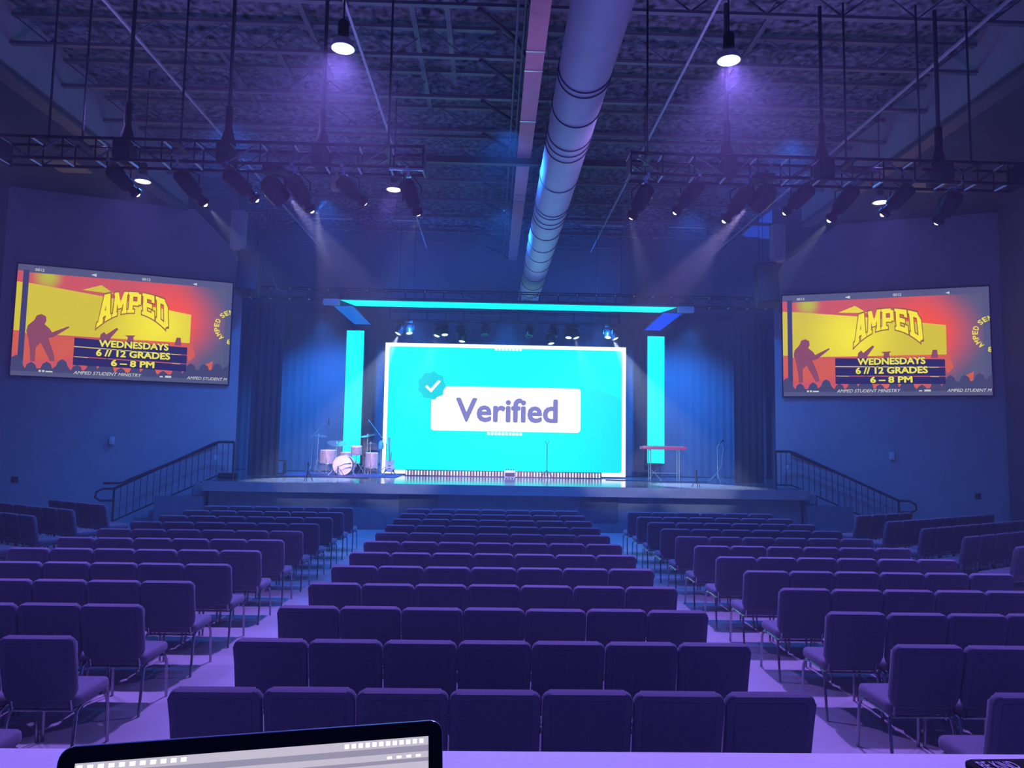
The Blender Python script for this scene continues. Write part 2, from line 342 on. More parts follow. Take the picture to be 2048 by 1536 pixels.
LENS = [(-5.494, 5.976), (-4.463, 5.846), (-3.682, 5.937), (-2.835, 5.786), (-2.027, 5.934), (-1.205, 5.781), (2.099, 5.811), (2.781, 5.909), (3.553, 5.793), (4.511, 5.946), (5.216, 5.844), (6.064, 5.962), (6.932, 5.848)]
TOPS = [(-5.70, 6.20), (-4.70, 6.17), (-3.98, 6.2), (-3.03, 6.12), (-2.3, 6.13), (-1.34, 6.1), (2.26, 6.12), (3.03, 6.2), (3.80, 6.15), (4.73, 6.2), (5.42, 6.2), (6.28, 6.25), (7.02, 6.14)]
def spotlight(top, lens, label, warm):
    x, z = top; e = empty('stage_spotlight', (x, 10.66, 6.34), label, 'spotlight', 'spotlights on the trusses')
    a = Vector((0, 0.02, z - 6.34)); b = Vector((lens[0] - x, .34, lens[1] - 6.34)); d = (b - a).normalized(); L = (b - a).length
    side = Vector((1, 0, 0)); side = (side - d * side.dot(d)).normalized()
    MB().box((0, 0, -.01), (.045, .38, .04)).box((0, 0, -.05), (.05, .06, .08)).build('clamp', M_alu, e, False)
    c = a + d * (L * .38)
    MB().tube([c + side * .14, c + side * .15 + Vector((0, -.03, .12)), Vector((.06, 0, -.06)), Vector((-.06, 0, -.06)), c - side * .15 + Vector((0, -.03, .12)), c - side * .14], .012, 6).build('yoke', M_truss, e)
    MB().lathe([(0, -.1), (.08, -.1), (.12, -.06), (.125, .02), (.115, L * .55), (.10, L * .62), (0, L * .62)], a, d, 16).build('barrel', M_black, e)
    sn = MB().lathe([(.07, L * .6), (.065, L * .8), (.09, L * .82), (.09, L * .93), (.055, L * .96), (.055, L * .6)], a, d, 16).build('snoot', M_gblack, e)
    MB().lathe([(0, L * 1.03), (.030, L * 1.0), (.036, L * .95), (.03, L * .93), (0, L * .93)], a, d, 12).build('glowing_lens', warm, sn)
for i, (t, l) in enumerate(zip(TOPS, LENS)):
    side = 'drum-side' if t[0] < 0 else 'keyboard-side'; k = i + 1 if i < 6 else i - 5
    spotlight(t, l, 'black spotlight with a small bright lens under the %s truss, %s from the left' % (side, ORD[k]), M_warm)
def mover(loc, aim, label, name='moving_light', s=1.0, glow=None, group=None, hang=0):
    e = empty(name, loc, label, 'moving light', group); a = Vector(aim).normalized()
    side = a.cross(Vector((0, 0, 1))).normalized(); 
    MB().box((0, 0, -.05 * s), (.30 * s, .26 * s, .1 * s)).box((0, 0, .0), (.05, .38, .03)).build('base', M_black, e, False)
    if hang: MB().cyl((0, 0, 0), (0, 0, hang), .015, 6).box((0, 0, hang), (.05, .36, .03)).build('drop_pole', M_dsteel, e, False)
    c = Vector((0, 0, -.34 * s))
    MB().tube([c + side * .2 * s, c + side * .2 * s + Vector((0, 0, .16 * s)), Vector((0, 0, -.1 * s)), c - side * .2 * s + Vector((0, 0, .16 * s)), c - side * .2 * s], .024 * s, 6).build('yoke', M_gblack, e)
    MB().lathe([(0, -.2), (.1, -.19), (.155, -.1), (.165, .05), (.15, .15), (.155, .18), (.12, .18), (.11, .15), (0, .15)], (0, 0, 0), a, 20).build('head', M_gblack, e, loc=c)
    e.children
    for o in C.objects:
        if o.parent == e and o.name.startswith('head'): o.scale = (s, s, s)
    if glow:
        MB().lathe([(0, .19 * s), (.08 * s, .18 * s), (.115 * s, .155 * s), (0, .15 * s)], c, a, 16).build('glowing_lens', glow, e)
    return e
mover((-3.33, 10.66, 6.34), (.45, 1, -.55), 'round black moving light in mid drum-side truss, throwing a pale beam', group='moving lights on the seating trusses')
mover((4.05, 10.66, 6.42), (-.5, 1, -.6), 'round black moving light in mid keyboard-side truss, throwing a pale beam', group='moving lights on the seating trusses')
spot('truss_beam', (-3.2, 10.95, 6.0), (.5, 23, 1.3), 12000, (.62, .5, 1), 19, .5, .03)
spot('truss_beam', (3.9, 10.95, 6.0), (.4, 23, 1.3), 12000, (.75, .5, 1), 19, .5, .03)
spot('truss_beam', (-1.2, 11.0, 5.8), (-5.0, 20.7, 1.2), 4200, (.8, .9, 1), 17, .5, .03)
spot('truss_beam', (2.1, 11.0, 5.8), (5.8, 20.7, 1.2), 4200, (.8, .9, 1), 17, .5, .03)
spot('truss_beam', (-4.4, 11.0, 5.8), (-2.0, 22.0, 1.2), 2200, (.7, .8, 1), 22, .5, .03)
spot('truss_beam', (5.2, 11.0, 5.8), (3.0, 22.0, 1.2), 2200, (.7, .8, 1), 22, .5, .03)
spot('truss_beam', (-2.8, 11.1, 5.85), (-4.5, 23.2, 1.9), 9000, (1, .8, .9), 11, .5, .03)
spot('truss_beam', (3.5, 11.1, 5.85), (5.4, 22.9, 1.9), 2600, (.95, .8, 1), 11, .5, .03)
tag(MB().box((-2.42, 10.7, 6.13), (.13, .13, .2), bev=.01).box((-2.42, 10.7, 6.28), (.03, .03, .14)).build('junction_box', M_tan, smooth=False), 'small pale pinkish box hanging under the drum-side truss', 'box')

# ------------------------------------------------------------------ stage platform
st = empty('stage_platform', (0, 19.0, 0), 'low wide dark glossy stage with a grey front edge', 'stage')
m = MB(); P = [(-7.4, 0), (8.3, 0), (8.3, 1.48), (8.1, 1.95), (9.9, 1.95), (9.9, 7.25), (-9.3, 7.25), (-9.3, 1.95), (-7.15, 1.95), (-7.4, 1.48)]
lo = [m.bm.verts.new((x, y, 1.16)) for x, y in P]; hi = [m.bm.verts.new((x, y, 1.2)) for x, y in P]
m.bm.faces.new(lo); m.bm.faces.new(hi)
for i in range(10): m.bm.faces.new((lo[i], lo[(i + 1) % 10], hi[(i + 1) % 10], hi[i]))
m.build('deck', M_stage, st, False)
MB().box((.45, -.01, 1.07), (15.74, .06, .25)).build('fascia', M_fascia, st, False)
MB().box((.45, .3, .5), (15.6, .1, 1.0)).build('skirt', M_skirt, st, False)
for x in (-1.9, 2.85): MB().box((x, .23, .62), (1.0, .06, .66)).build('dark_bay', M_bay, st, False)
def stair(side, x0, label):
    # x0 is the stage corner; side -1 runs outwards to the left
    e = empty('stage_stair', (x0, 19.0, 0), label, 'stairs')
    for k in range(5):
        h = 1.0 - .2 * k
        MB().box((side * (.19 + .36 * k), .75, h / 2), (.37, .95, h)).build('step', M_skirt, e, False)
    MB().box((side * .62, .12, .4), (1.24, .1, .8)).build('cheek_wall', M_skirt, e, False)
    MB().box((side * .2, .2, .98), (.06, .3, .3), rot=Matrix.Rotation(0, 3, 'Y')).build('stringer', M_fascia, e, False)
    return e
stair(-1, -7.42, 'dark stair down from the stage beside the drum-side screen wall')
stair(1, 8.32, 'dark stair down from the stage beside the keyboard-side screen wall')
def railing(side, a, b, c, label, sp=.155):
    # a: at the stage post, b: top of slope, c: bottom of slope (x,y)
    e = empty('stair_railing', (a[0], a[1], 1.2), label, 'railing'); o = Vector((a[0], a[1], 1.2))
    A = Vector((a[0], a[1], 2.2)) - o; B = Vector((b[0], b[1], 2.2)) - o; D = Vector((c[0], c[1], .95)) - o
    dv = (D - B).normalized(); fl = Vector((dv.x, dv.y, 0)).normalized()
    MB().tube([A, B - (B - A).normalized() * .06, B + dv * .08, D], .035, 8).build('handrail', M_rail, e)
    lowA = A - Vector((0, 0, .93)); lowB = B - Vector((0, 0, .93)); lowD = D - Vector((0, 0, .83))
    MB().tube([lowA, lowB, lowD], .02, 6).build('bottom_rail', M_rail, e)
    MB().tube([D, D + fl * .25 + Vector((0, 0, .0)), D + fl * .4 + Vector((0, 0, -.08)), D + fl * .42 + Vector((0, 0, -.22)), D + fl * .3 + Vector((0, 0, -.3)), D + Vector((0, 0, -.3))], .028, 8).build('rail_return', M_rail, e)
    MB().cyl(D, (D.x, D.y, -1.2), .028, 8).build('newel_post', M_rail, e)
    MB().cyl(A + Vector((0, 0, .0)), (A.x, A.y, 0), .03, 8).build('newel_post', M_rail, e)
    n1 = int((B - A).length / sp); n2 = int(Vector((D.x - B.x, D.y - B.y)).length / sp)
    for i in range(1, n1 + 1):
        t = i / (n1 + 1); p = A.lerp(B, t); q = lowA.lerp(lowB, t); MB().cyl(p, q, .009, 5).build('baluster', M_rail, e)
    for i in range(0, n2 + 1):
        t = i / (n2 + 1); p = B.lerp(D, t); q = lowB.lerp(lowD, t); MB().cyl(p, q, .009, 5).build('baluster', M_rail, e)
    # wall-side end piece
    MB().tube([D + Vector((-fl.y * side, abs(fl.x), 0)) * .45 + Vector((0, 0, .12)) - fl * .1, D + Vector((-fl.y * side, abs(fl.x), 0)) * .45 + Vector((0, 0, .12)) + fl * .3], .03, 6).build('wall_handrail', M_rail, e)
    MB().tube([D + Vector((-fl.y * side, abs(fl.x), 0)) * .45 + Vector((0, 0, .12)) - fl * .1, B + Vector((-fl.y * side, abs(fl.x), 0)) * .3 + Vector((0, 0, -.06))], .026, 6).build('wall_handrail', M_rail, e)
    return e
railing(-1, (-7.08, 20.2), (-7.5, 20.1), (-9.75, 19.2), 'dark metal stair railing below the drum-side screen')
railing(1, (7.95, 20.2), (8.35, 20.1), (10.85, 19.2), 'dark metal stair railing below the keyboard-side screen')
tag(MB().box((-7.3, 20.45, 1.27), (.5, .18, .14), bev=.01).build('floor_box', M_black), 'low black block at the stage corner by the drum-side railing', 'block')

# curtains
def curtain(x0, x1, y, z0, z1, m_, label, amp=.06, wl=.28, name='stage_curtain', dy=0, group=None):
    m = MB(); n = int((x1 - x0) / .03); rows = [z0, z0 + .02, (z0 + z1) / 2, z1]; G = []
    for z in rows:
        r = []
        for i in range(n + 1):
            x = x0 + (x1 - x0) * i / n; k = .35 + .65 * (z1 - z) / (z1 - z0)
            a = amp * k * (math.sin(2 * math.pi * x / wl + 1.3 * math.sin(x * 2.1)) + .4 * math.sin(x * 9.7 + z))
            r.append(m.bm.verts.new((x, y + a + dy * i / n, z)))
        G.append(r)
    for A, B in zip(G, G[1:]):
        for i in range(n): m.bm.faces.new((A[i], A[i + 1], B[i + 1], B[i]))
    return tag(m.build(name, m_), label, 'curtain', group)
curtain(-9.3, 9.9, 26.0, 1.22, 6.9, M_curt, 'wide pleated backdrop curtain across the back of the stage', .016, .26)
curtain(-7.25, -6.35, 21.9, 1.22, 6.4, M_legc, 'dark narrow side curtain at the drum-side stage opening', .025, .2)
curtain(7.35, 8.25, 21.9, 1.22, 6.4, M_legc, 'dark narrow side curtain at the keyboard-side stage opening', .025, .2)

# upstage truss, LED frame, columns
truss(-8.2, 9.2, 22.3, 22.6, 6.68, 7.0, 'long dark box truss right across the stage above the glowing frame', .6, .02, M_rung, (.04, .3, .7, .96))
truss(-3.4, 4.1, 23.35, 23.65, 6.25, 6.55, 'short dark truss inside the glowing frame carrying the stage lights', .6, .016, M_truss, (.1, .9))
hf = empty('led_header_frame', (.45, 21.3, 6.4), 'glowing turquoise light frame hung over the stage opening', 'light frame')
X0, X1 = -5.03, 5.02
MB().poly([(X0, 0, .04), (X1, 0, .04), (X1 - .3, .9, .04), (X0 + .3, .9, .04)]).build('front_ribbon', M_cyan, hf, False)
MB().poly([(X0 - .4, 1.0, .04), (X0 + .2, .92, .04), (X0 + .18, 4.4, .04), (X0 - .4, 4.4, .04)]).build('side_ribbon', M_ribbon, hf, False)
MB().poly([(X1 + .4, 1.0, .04), (X1 - .2, .92, .04), (X1 - .08, 4.4, .04), (X1 + .5, 4.4, .04)]).build('side_ribbon', M_ribbon2, hf, False)
MB().box((0, .45, .1), (X1 - X0 + .6, .95, .08)).box((X0 - .1, 2.7, .1), (.66, 3.5, .08)).box((X1 + .15, 2.7, .1), (.66, 3.5, .08)).build('frame_backing', M_black, hf, False)
for x in (X0 - .22, X1 + .22): MB().box((x, -.12, -.05), (.46, .18, .17), bev=.01).build('end_cap', M_grey, hf)
for x in (X0 - .22, X1 + .22): MB().box((x, -.1, .1), (.42, .16, .1), bev=.01).build('end_bracket', M_black, hf)
for x0, x1, z0, z1, nm in ((-5.14, -4.54, 1.52, 6.14, 'behind the drum kit'), (5.42, 6.02, 1.69, 6.16, 'behind the red keyboard')):
    e = empty('led_column', ((x0 + x1) / 2, 25.3, 1.2), 'tall glowing turquoise light column ' + nm, 'light column', None)
    w2 = (x1 - x0) / 2
    MB().box((0, -.05, (z0 + z1) / 2 - 1.2), (2 * w2, .02, z1 - z0)).build('light_panel', M_cyan, e, False)
    MB().box((0, 0, (z0 + z1) / 2 - 1.2), (2 * w2 + .06, .08, z1 - z0 + .06)).build('casing', M_black, e, False)
    MB().cyl((-w2 * .5, 0, 0), (-w2 * .5, 0, z0 - 1.2), .03).cyl((w2 * .5, 0, 0), (w2 * .5, 0, z0 - 1.2), .03).box((0, 0, .015), (2 * w2, .4, .03)).build('stand', M_black, e, False)

# ------------------------------------------------------------------ flat graphics helper
def text_bm(body, size=1, offset=0, res=3, spacing=1.0, shear=0):
    cu = bpy.data.curves.new('t', 'FONT'); cu.body = body; cu.size = size; cu.resolution_u = res; cu.space_character = spacing; cu.shear = shear
    o = bpy.data.objects.new('t', cu); C.objects.link(o); bpy.context.view_layer.update()
    me = bpy.data.meshes.new_from_object(o.evaluated_get(bpy.context.evaluated_depsgraph_get()))
    bm = bmesh.new(); bm.from_mesh(me); bpy.data.objects.remove(o); bpy.data.curves.remove(cu); bpy.data.meshes.remove(me)
    if offset:
        g0 = list(bm.verts) + list(bm.edges) + list(bm.faces)
        for k in range(8):
            d = bmesh.ops.duplicate(bm, geom=g0); a = k * math.pi / 4
            bmesh.ops.translate(bm, vec=(offset * math.cos(a), offset * math.sin(a), 0), verts=[x for x in d['geom'] if isinstance(x, bmesh.types.BMVert)])
        bm.verts.index_update()
    xs = [v.co.x for v in bm.verts]; ys = [v.co.y for v in bm.verts]
    x0, x1, y0, y1 = min(xs), max(xs), min(ys), max(ys)
    for v in bm.verts: v.co.x = (v.co.x - x0) / (x1 - x0); v.co.y = (v.co.y - y0) / (y1 - y0); v.co.z = 0
    return bm
class Board:
    base = None
    def put(s, m, name, m_):
        o = m.build(name, m_, s.base or s.p, False)
        if not s.base: s.base = o
        return o
    #      # a picture on a flat panel: u right 0..1, v down 0..1; layers sit a few millimetres apart
    def __init__(s, parent, W, H): s.p, s.W, s.H, s.n = parent, W, H, 0
    def P(s, u, v): return ((u - .5) * s.W, -s.n * .002, (.5 - v) * s.H)
    def polys(s, name, m_, polys):
        s.n += 1; m = MB()
        for p in polys: m.poly([s.P(u, v) for u, v in p])
        return s.put(m, name, m_)
    def text(s, name, m_, items):
        s.n += 1; m = MB()
        for it in items:
            body, u0, v0, u1, v1 = it[:5]; off = it[5] if len(it) > 5 else 0; fn = it[6] if len(it) > 6 else None; sh = it[7] if len(it) > 7 else 0
            b = text_bm(body, 1, off, 3, 1.0, sh)
            if fn: 
                for _ in range(3): bmesh.ops.subdivide_edges(b, edges=[e for e in b.edges if e.calc_length() > .05], cuts=1)
                bmesh.ops.triangulate(b, faces=b.faces)
            vm = {}; b.verts.index_update()
            for v in b.verts:
                u, w_ = (fn(v.co.x, v.co.y) if fn else (u0 + (u1 - u0) * v.co.x, v1 + (v0 - v1) * v.co.y))
                vm[v.index] = m.bm.verts.new(s.P(u, w_))
            b.verts.index_update()
            for f in b.faces:
                try: m.bm.faces.new([vm[v.index] for v in f.verts])
                except Exception: pass
            b.free()
        return s.put(m, name, m_)
def circle(cu, cv, r, asp, n=28, sc=0, k=9):
    return [(cu + (r + sc * math.cos(k * 2 * math.pi * i / n)) * math.cos(2 * math.pi * i / n), cv + (r + sc * math.cos(k * 2 * math.pi * i / n)) * asp * math.sin(2 * math.pi * i / n)) for i in range(n)]

# ------------------------------------------------------------------ the big LED wall
LW, LH = 8.12, 4.37
lw = empty('led_video_wall', (.42, 24.3, 1.2), 'huge turquoise video wall reading Verified at centre stage', 'video wall')
MB().box((0, .1, LH / 2 + .04), (LW, .16, LH)).build('panel_casing', M_black, lw, False)
for x in (-3, 0, 3): MB().box((x, .5, .02), (.08, .8, .04)).cyl((x, .85, .02), (x, .2, 3), .025).build('brace', M_black, lw, False)
scr = bpy.data.objects.new('screen_face', None); C.objects.link(scr); scr.parent = lw; scr.location = (0, 0, LH / 2 + .04)
def grad_cyan():
    m = emis('led_cyan_picture', (0, 1, 1), 1.25); nt = m.node_tree; e = [n for n in nt.nodes if n.type == 'EMISSION'][0]
    tc = nt.nodes.new('ShaderNodeTexCoord'); sp = nt.nodes.new('ShaderNodeSeparateXYZ'); nt.links.new(tc.outputs['Object'], sp.inputs[0])
    a = nt.nodes.new('ShaderNodeVectorMath'); a.operation = 'DISTANCE'; a.inputs[1].default_value = (2.2, 0, -2.6); nt.links.new(tc.outputs['Object'], a.inputs[0])
    r = nt.nodes.new('ShaderNodeMapRange'); r.inputs[1].default_value = 3.4; r.inputs[2].default_value = 3.6; nt.links.new(a.outputs['Value'], r.inputs[0])
    x = nt.nodes.new('ShaderNodeMapRange'); x.inputs[1].default_value = 1.0; x.inputs[2].default_value = 4.2; nt.links.new(sp.outputs[0], x.inputs[0])
    mu = nt.nodes.new('ShaderNodeMath'); mu.operation = 'MULTIPLY'
    inv = nt.nodes.new('ShaderNodeMath'); inv.operation = 'SUBTRACT'; inv.inputs[0].default_value = 1; nt.links.new(r.outputs[0], inv.inputs[1])
    nt.links.new(x.outputs[0], mu.inputs[0]); nt.links.new(inv.outputs[0], mu.inputs[1])
    mx = nt.nodes.new('ShaderNodeMix'); mx.data_type = 'RGBA'; mx.inputs[6].default_value = (0, 1, 1, 1); mx.inputs[7].default_value = (0, .70, .88, 1)
    nt.links.new(mu.outputs[0], mx.inputs[0]); nt.links.new(mx.outputs[2], e.inputs[0]); return m
M_lwhite = emis('led_white', (1, .97, 1), 1.5); M_lcy = grad_cyan(); M_badge = emis('led_badge', lin((0, 226, 236)), 1); M_slate = emis('led_slate', lin((134, 134, 200)), 1)
M_pale = emis('led_pale', (.85, 1, 1), 1.2)
B = Board(scr, LW, LH)
B.polys('border', M_lwhite, [[(0, 0), (1, 0), (1, 1), (0, 1)]])
B.polys('background', M_lcy, [[((x / LW) + .5, .5 - z / LH) for x, z in rrect(-LW / 2 + .13, -LH / 2 + .13, LW / 2 - .13, LH / 2 - .12, .1)]])
B.polys('name_plate', M_lwhite, [[((x / LW) + .5, .5 - z / LH) for x, z in rrect((.195 - .5) * LW, (.5 - .668) * LH, (.812 - .5) * LW, (.5 - .328) * LH, .12)]])
B.polys('badge', M_badge, [circle(.195, .325, .056, LW / LH, 72, .0035, 9)])
B.polys('check_mark', M_lwhite, [[(.168, .335), (.176, .322), (.19, .350), (.222, .283), (.232, .292), (.193, .378)]])
B.text('lettering', M_slate, [('Verified', .296, .412, .718, 0.600, .030)])
B.polys('fine_print', M_pale, [[(u, v), (u + w_, v), (u + w_, v + .022), (u, v + .022)] for u, v, w_ in
        [(.452 + .0145 * k, .022, .011) for k in range(8)] + [(.427 + .0148 * k, .675, .0115) for k in range(10)]])
for o in [o for o in C.objects if o.parent == scr]:       # the picture layers sit directly on the wall
    o.parent = lw; o.location = (0, 0, LH / 2 + .04)
bpy.data.objects.remove(scr)

# ------------------------------------------------------------------ projection screens
EC = {}
E8 = lambda c, s=1.0: EC.setdefault(c, None) or EC.__setitem__(c, emis('scr_%d_%d_%d' % c, lin(c), s)) or EC[c]
def photo_mat():
    m = emis('screen_photo', (1, 1, 1), 1.0); nt = m.node_tree; e = [n for n in nt.nodes if n.type == 'EMISSION'][0]
    tc = nt.nodes.new('ShaderNodeTexCoord'); sp = nt.nodes.new('ShaderNodeSeparateXYZ'); nt.links.new(tc.outputs['Object'], sp.inputs[0])
    def rad(c, r0, r1):
        d = nt.nodes.new('ShaderNodeVectorMath'); d.operation = 'DISTANCE'; d.inputs[1].default_value = c; nt.links.new(tc.outputs['Object'], d.inputs[0])
        r = nt.nodes.new('ShaderNodeMapRange'); r.inputs[1].default_value = r0; r.inputs[2].default_value = r1; r.inputs[3].default_value = 1; r.inputs[4].default_value = 0; r.interpolation_type = 'SMOOTHSTEP'
        nt.links.new(d.outputs['Value'], r.inputs[0]); return r.outputs[0]
    def mix(f, a, b):
        x = nt.nodes.new('ShaderNodeMix'); x.data_type = 'RGBA'
        nt.links.new(f, x.inputs[0])
        for i, v in ((6, a), (7, b)):
            if isinstance(v, tuple): x.inputs[i].default_value = (*lin(v), 1)
            else: nt.links.new(v, x.inputs[i])
        return x.outputs[2]
    xr = nt.nodes.new('ShaderNodeMapRange'); xr.inputs[1].default_value = .9; xr.inputs[2].default_value = 1.9; xr.interpolation_type = 'SMOOTHSTEP'; nt.links.new(sp.outputs[0], xr.inputs[0])
    zr = nt.nodes.new('ShaderNodeMapRange'); zr.inputs[1].default_value = 1.0; zr.inputs[2].default_value = 1.45; zr.interpolation_type = 'SMOOTHSTEP'; nt.links.new(sp.outputs[2], zr.inputs[0])
    c = mix(xr.outputs[0], (208, 88, 88), (90, 92, 122))
    c = mix(rad((1.1, 0, .25), .1, 1.5), c, (255, 86, 40))
    c = mix(rad((.3, 0, -.75), .1, 1.3), c, (232, 110, 60))
    c = mix(rad((-1.9, 0, 1.15), .05, .42), c, (190, 190, 40))
    nt.links.new(c, e.inputs[0]); return m
M_photo = photo_mat()
def ygrad(c0, c1, cen, r1, name):
    m = emis(name, (1, 1, 1), 1.0); nt = m.node_tree; e = [n for n in nt.nodes if n.type == 'EMISSION'][0]
    tc = nt.nodes.new('ShaderNodeTexCoord'); d = nt.nodes.new('ShaderNodeVectorMath'); d.operation = 'DISTANCE'; d.inputs[1].default_value = cen; nt.links.new(tc.outputs['Object'], d.inputs[0])
    r = nt.nodes.new('ShaderNodeMapRange'); r.inputs[1].default_value = 0; r.inputs[2].default_value = r1; r.interpolation_type = 'SMOOTHSTEP'; nt.links.new(d.outputs['Value'], r.inputs[0])
    x = nt.nodes.new('ShaderNodeMix'); x.data_type = 'RGBA'; x.inputs[6].default_value = (*lin(c0), 1); x.inputs[7].default_value = (*lin(c1), 1)
    nt.links.new(r.outputs[0], x.inputs[0]); nt.links.new(x.outputs[2], e.inputs[0]); return m
def screen(loc, rz, W, H, label, hot):
    e = empty('projection_screen', loc, label, 'screen', None, rz)
    MB().box((0, .03, 0), (W + .07, .05, H + .07)).build('frame', M_black, e, False)
    Bd = Board(e, W, H); Bd.n = 3
    Bd.polys('screen_surface', E8((82, 88, 122)), [[(0, 0), (1, 0), (1, 1), (0, 1)]])
    Bd.polys('stage_photo', M_photo, [[(.05, .07), (.97, .06), (.97, .93), (.05, .93)], [(0, .06), (.025, .06), (.025, .9), (0, .9)]])
    Bd.polys('yellow_backdrop', ygrad((255, 240, 0), (216, 200, 12), hot, 1.5, 'yellow_light'), [[(.05, .165), (.385, .235), (.80, .345), (.80, .62), (.05, .62)], [(0, .16), (.025, .165), (.025, .6), (0, .6)], [(.285, .19), (.37, .13), (.43, .205)]])
    dark = E8((60, 62, 105)); mauve = E8((140, 74, 92)); org = E8((214, 96, 62))
    for p in [[(.05, .62), (.265, .64), (.265, .82), (.2, .84), (.05, .86)], [(0, .6), (.025, .62), (.025, .8), (0, .8)], [(.78, .63), (.81, .62), (.83, .74), (.80, .80)], [(.88, .82), (.92, .78), (.91, .92), (.89, .93)], [(.66, .86), (.70, .84), (.68, .90)]]: Bd.polys('stage_front_pattern', org, [p])
    Bd.polys('speaker_stack', dark, [[(.025, .05), (.05, .05), (.05, .86), (.025, .9)], [(.42, .52), (.0 + .43, .50), (.47, .50), (.46, .64), (.42, .64)]][:1])
    fig = [(.085, .50), (.095, .455), (.115, .44), (.135, .46), (.138, .50), (.13, .53), (.155, .57), (.165, .60), (.235, .535), (.24, .545), (.175, .64), (.15, .655), (.165, .72), (.18, .80), (.185, .86), (.165, .86), (.14, .77), (.12, .70), (.10, .74), (.10, .87), (.08, .87), (.075, .76), (.065, .66), (.055, .60), (.06, .55)]
    for p in [fig, [(.375, .65), (.38, .59), (.395, .565), (.405, .59), (.45, .52), (.46, .53), (.425, .62), (.425, .66)], [(.50, .66), (.505, .60), (.49, .585), (.54, .58), (.53, .60), (.535, .66)], [(.725, .65), (.735, .575), (.755, .575), (.76, .65)]]: Bd.polys('musician_print', mauve, [p])
    crowd = [(0, .96), (0, .84)]; rnd = random.Random(3)
    for k in range(15):
        u = .02 + k * .066; v = .86 + .05 * rnd.random() - (.04 if k % 3 == 0 else 0); v -= .1 * max(0, (u - .7) / .3)
        crowd += [(u - .025, v + .05), (u - .018, v + .01), (u, v - .012), (u + .018, v + .01), (u + .025, v + .05)]
    crowd = [(min(1, max(0, a)), b) for a, b in crowd] + [(1, .8), (1, .96)]
    Bd.polys('crowd_silhouette', E8((66, 70, 106)), [crowd])
    Bd.polys('text_bars', E8((38, 36, 92)), [[(.265, .635), (.79, .665), (.79, .735), (.265, .715)], [(.265, .722), (.79, .742), (.79, .82), (.265, .805)], [(.265, .812), (.79, .827), (.79, .895), (.265, .885)]])
    Bd.polys('bar_line_pattern', E8((214, 208, 120)), [[(.265, .712), (.76, .736), (.76, .742), (.265, .720)], [(.27, .805), (.33, .81), (.33, .815), (.27, .811)], [(.72, .822), (.76, .824), (.76, .829), (.72, .827)]])
    def slabs(x0, body, grow):      # chunky slab-serif capitals made of overlapping strokes
        T = .30
        q = lambda a, b, c, d: [(a, b), (c, b), (c, d), (a, d)]
        GL = {'A': [[(.02, 0), (.34, 0), (.60, 1), (.26, 1)], [(.66, 0), (.98, 0), (.74, 1), (.40, 1)], q(.25, .22, .75, .42), q(-.04, 0, .42, .15), q(.58, 0, 1.04, .15)],
              'M': [q(.0, 0, .26, 1), q(.74, 0, 1.0, 1), [(.0, 1), (.28, 1), (.62, .28), (.38, .28)], [(.72, 1), (1, 1), (.62, .28), (.38, .28)], q(-.05, 0, .33, .14), q(.67, 0, 1.05, .14), q(-.05, .88, .26, 1), q(.74, .88, 1.05, 1)],
              'P': [q(.05, 0, .36, 1), q(.05, .78, .8, 1), q(.05, .36, .8, .56), q(.70, .42, 1.0, .93), q(-.04, 0, .50, .15), q(-.04, .87, .3, 1)],
              'E': [q(.05, 0, .36, 1), q(.05, 0, .95, .22), q(.05, .78, .95, 1), q(.05, .41, .78, .60), q(.74, 0, .98, .34), q(.74, .68, .98, 1), q(-.04, 0, .3, .14), q(-.04, .87, .3, 1)],
              'D': [q(.05, 0, .36, 1), q(.05, 0, .75, .2), q(.05, .8, .75, 1), [(.66, .0), (1.0, .2), (1.0, .8), (.66, 1)], q(-.04, 0, .3, .14), q(-.04, .87, .3, 1)]}
        n = len(body); out = []
        for k, ch in enumerate(body):
            for p in GL[ch]:
                cx = sum(a for a, _ in p) / len(p); cy = sum(b for _, b in p) / len(p)
                pp = [(a + (grow if a > cx else -grow) , b + (grow * .8 if b > cy else -grow * .8)) for a, b in p]
                out.append([((k + .06 + .88 * a) / n, b) for a, b in pp])
        return out
    def warp(polys, fn):            # densify edges, then bend
        res = []
        for p in polys:
            o = []
            for i in range(len(p)):
                a, b = p[i], p[(i + 1) % len(p)]
                for t in range(5): o.append(fn(a[0] + (b[0] - a[0]) * t / 5, a[1] + (b[1] - a[1]) * t / 5))
            res.append(o)
        return res
    def arch(pad):
        def fn(x, y):
            c = 2 * x - 1
            top = .172 + .06 * c * c; bot = .368 + .172 * c * c
            return (.362 - pad + (.330 + 2 * pad) * x + c * (y - .5) * -.012, bot + (top - bot) * y)
        return fn
    Bd.polys('title_outline', E8((150, 92, 30)), warp(slabs(0, 'AMPED', .07), arch(0)))
    Bd.polys('title', E8((255, 240, 20)), warp(slabs(0, 'AMPED', .0), arch(0)))
    Bd.text('caption_shadow', E8((30, 20, 50)), [('WEDNESDAYS', .373, .635, .703, .712, .06), ('6 // 12 GRADES', .363, .722, .713, .798, .06), ('6 – 8 PM', .433, .812, .64, .885, .06)])
    Bd.text('caption', E8((240, 232, 70)), [('WEDNESDAYS', .375, .640, .70, .707, .04), ('6 // 12 GRADES', .365, .727, .71, .793, .04), ('6 – 8 PM', .435, .817, .637, .880, .04)])
    Bd.text('edge_lettering', E8((205, 208, 206)), [('AMPED STUDENT MINISTRY', .27, .938, .58, .968, .01, None, .3), ('AMPED STUDENT M', .795, .940, .995, .968, .01, None, .3), ('0012', .075, .03, .115, .055, .02), ('0012', .555, .03, .595, .055, .02)])
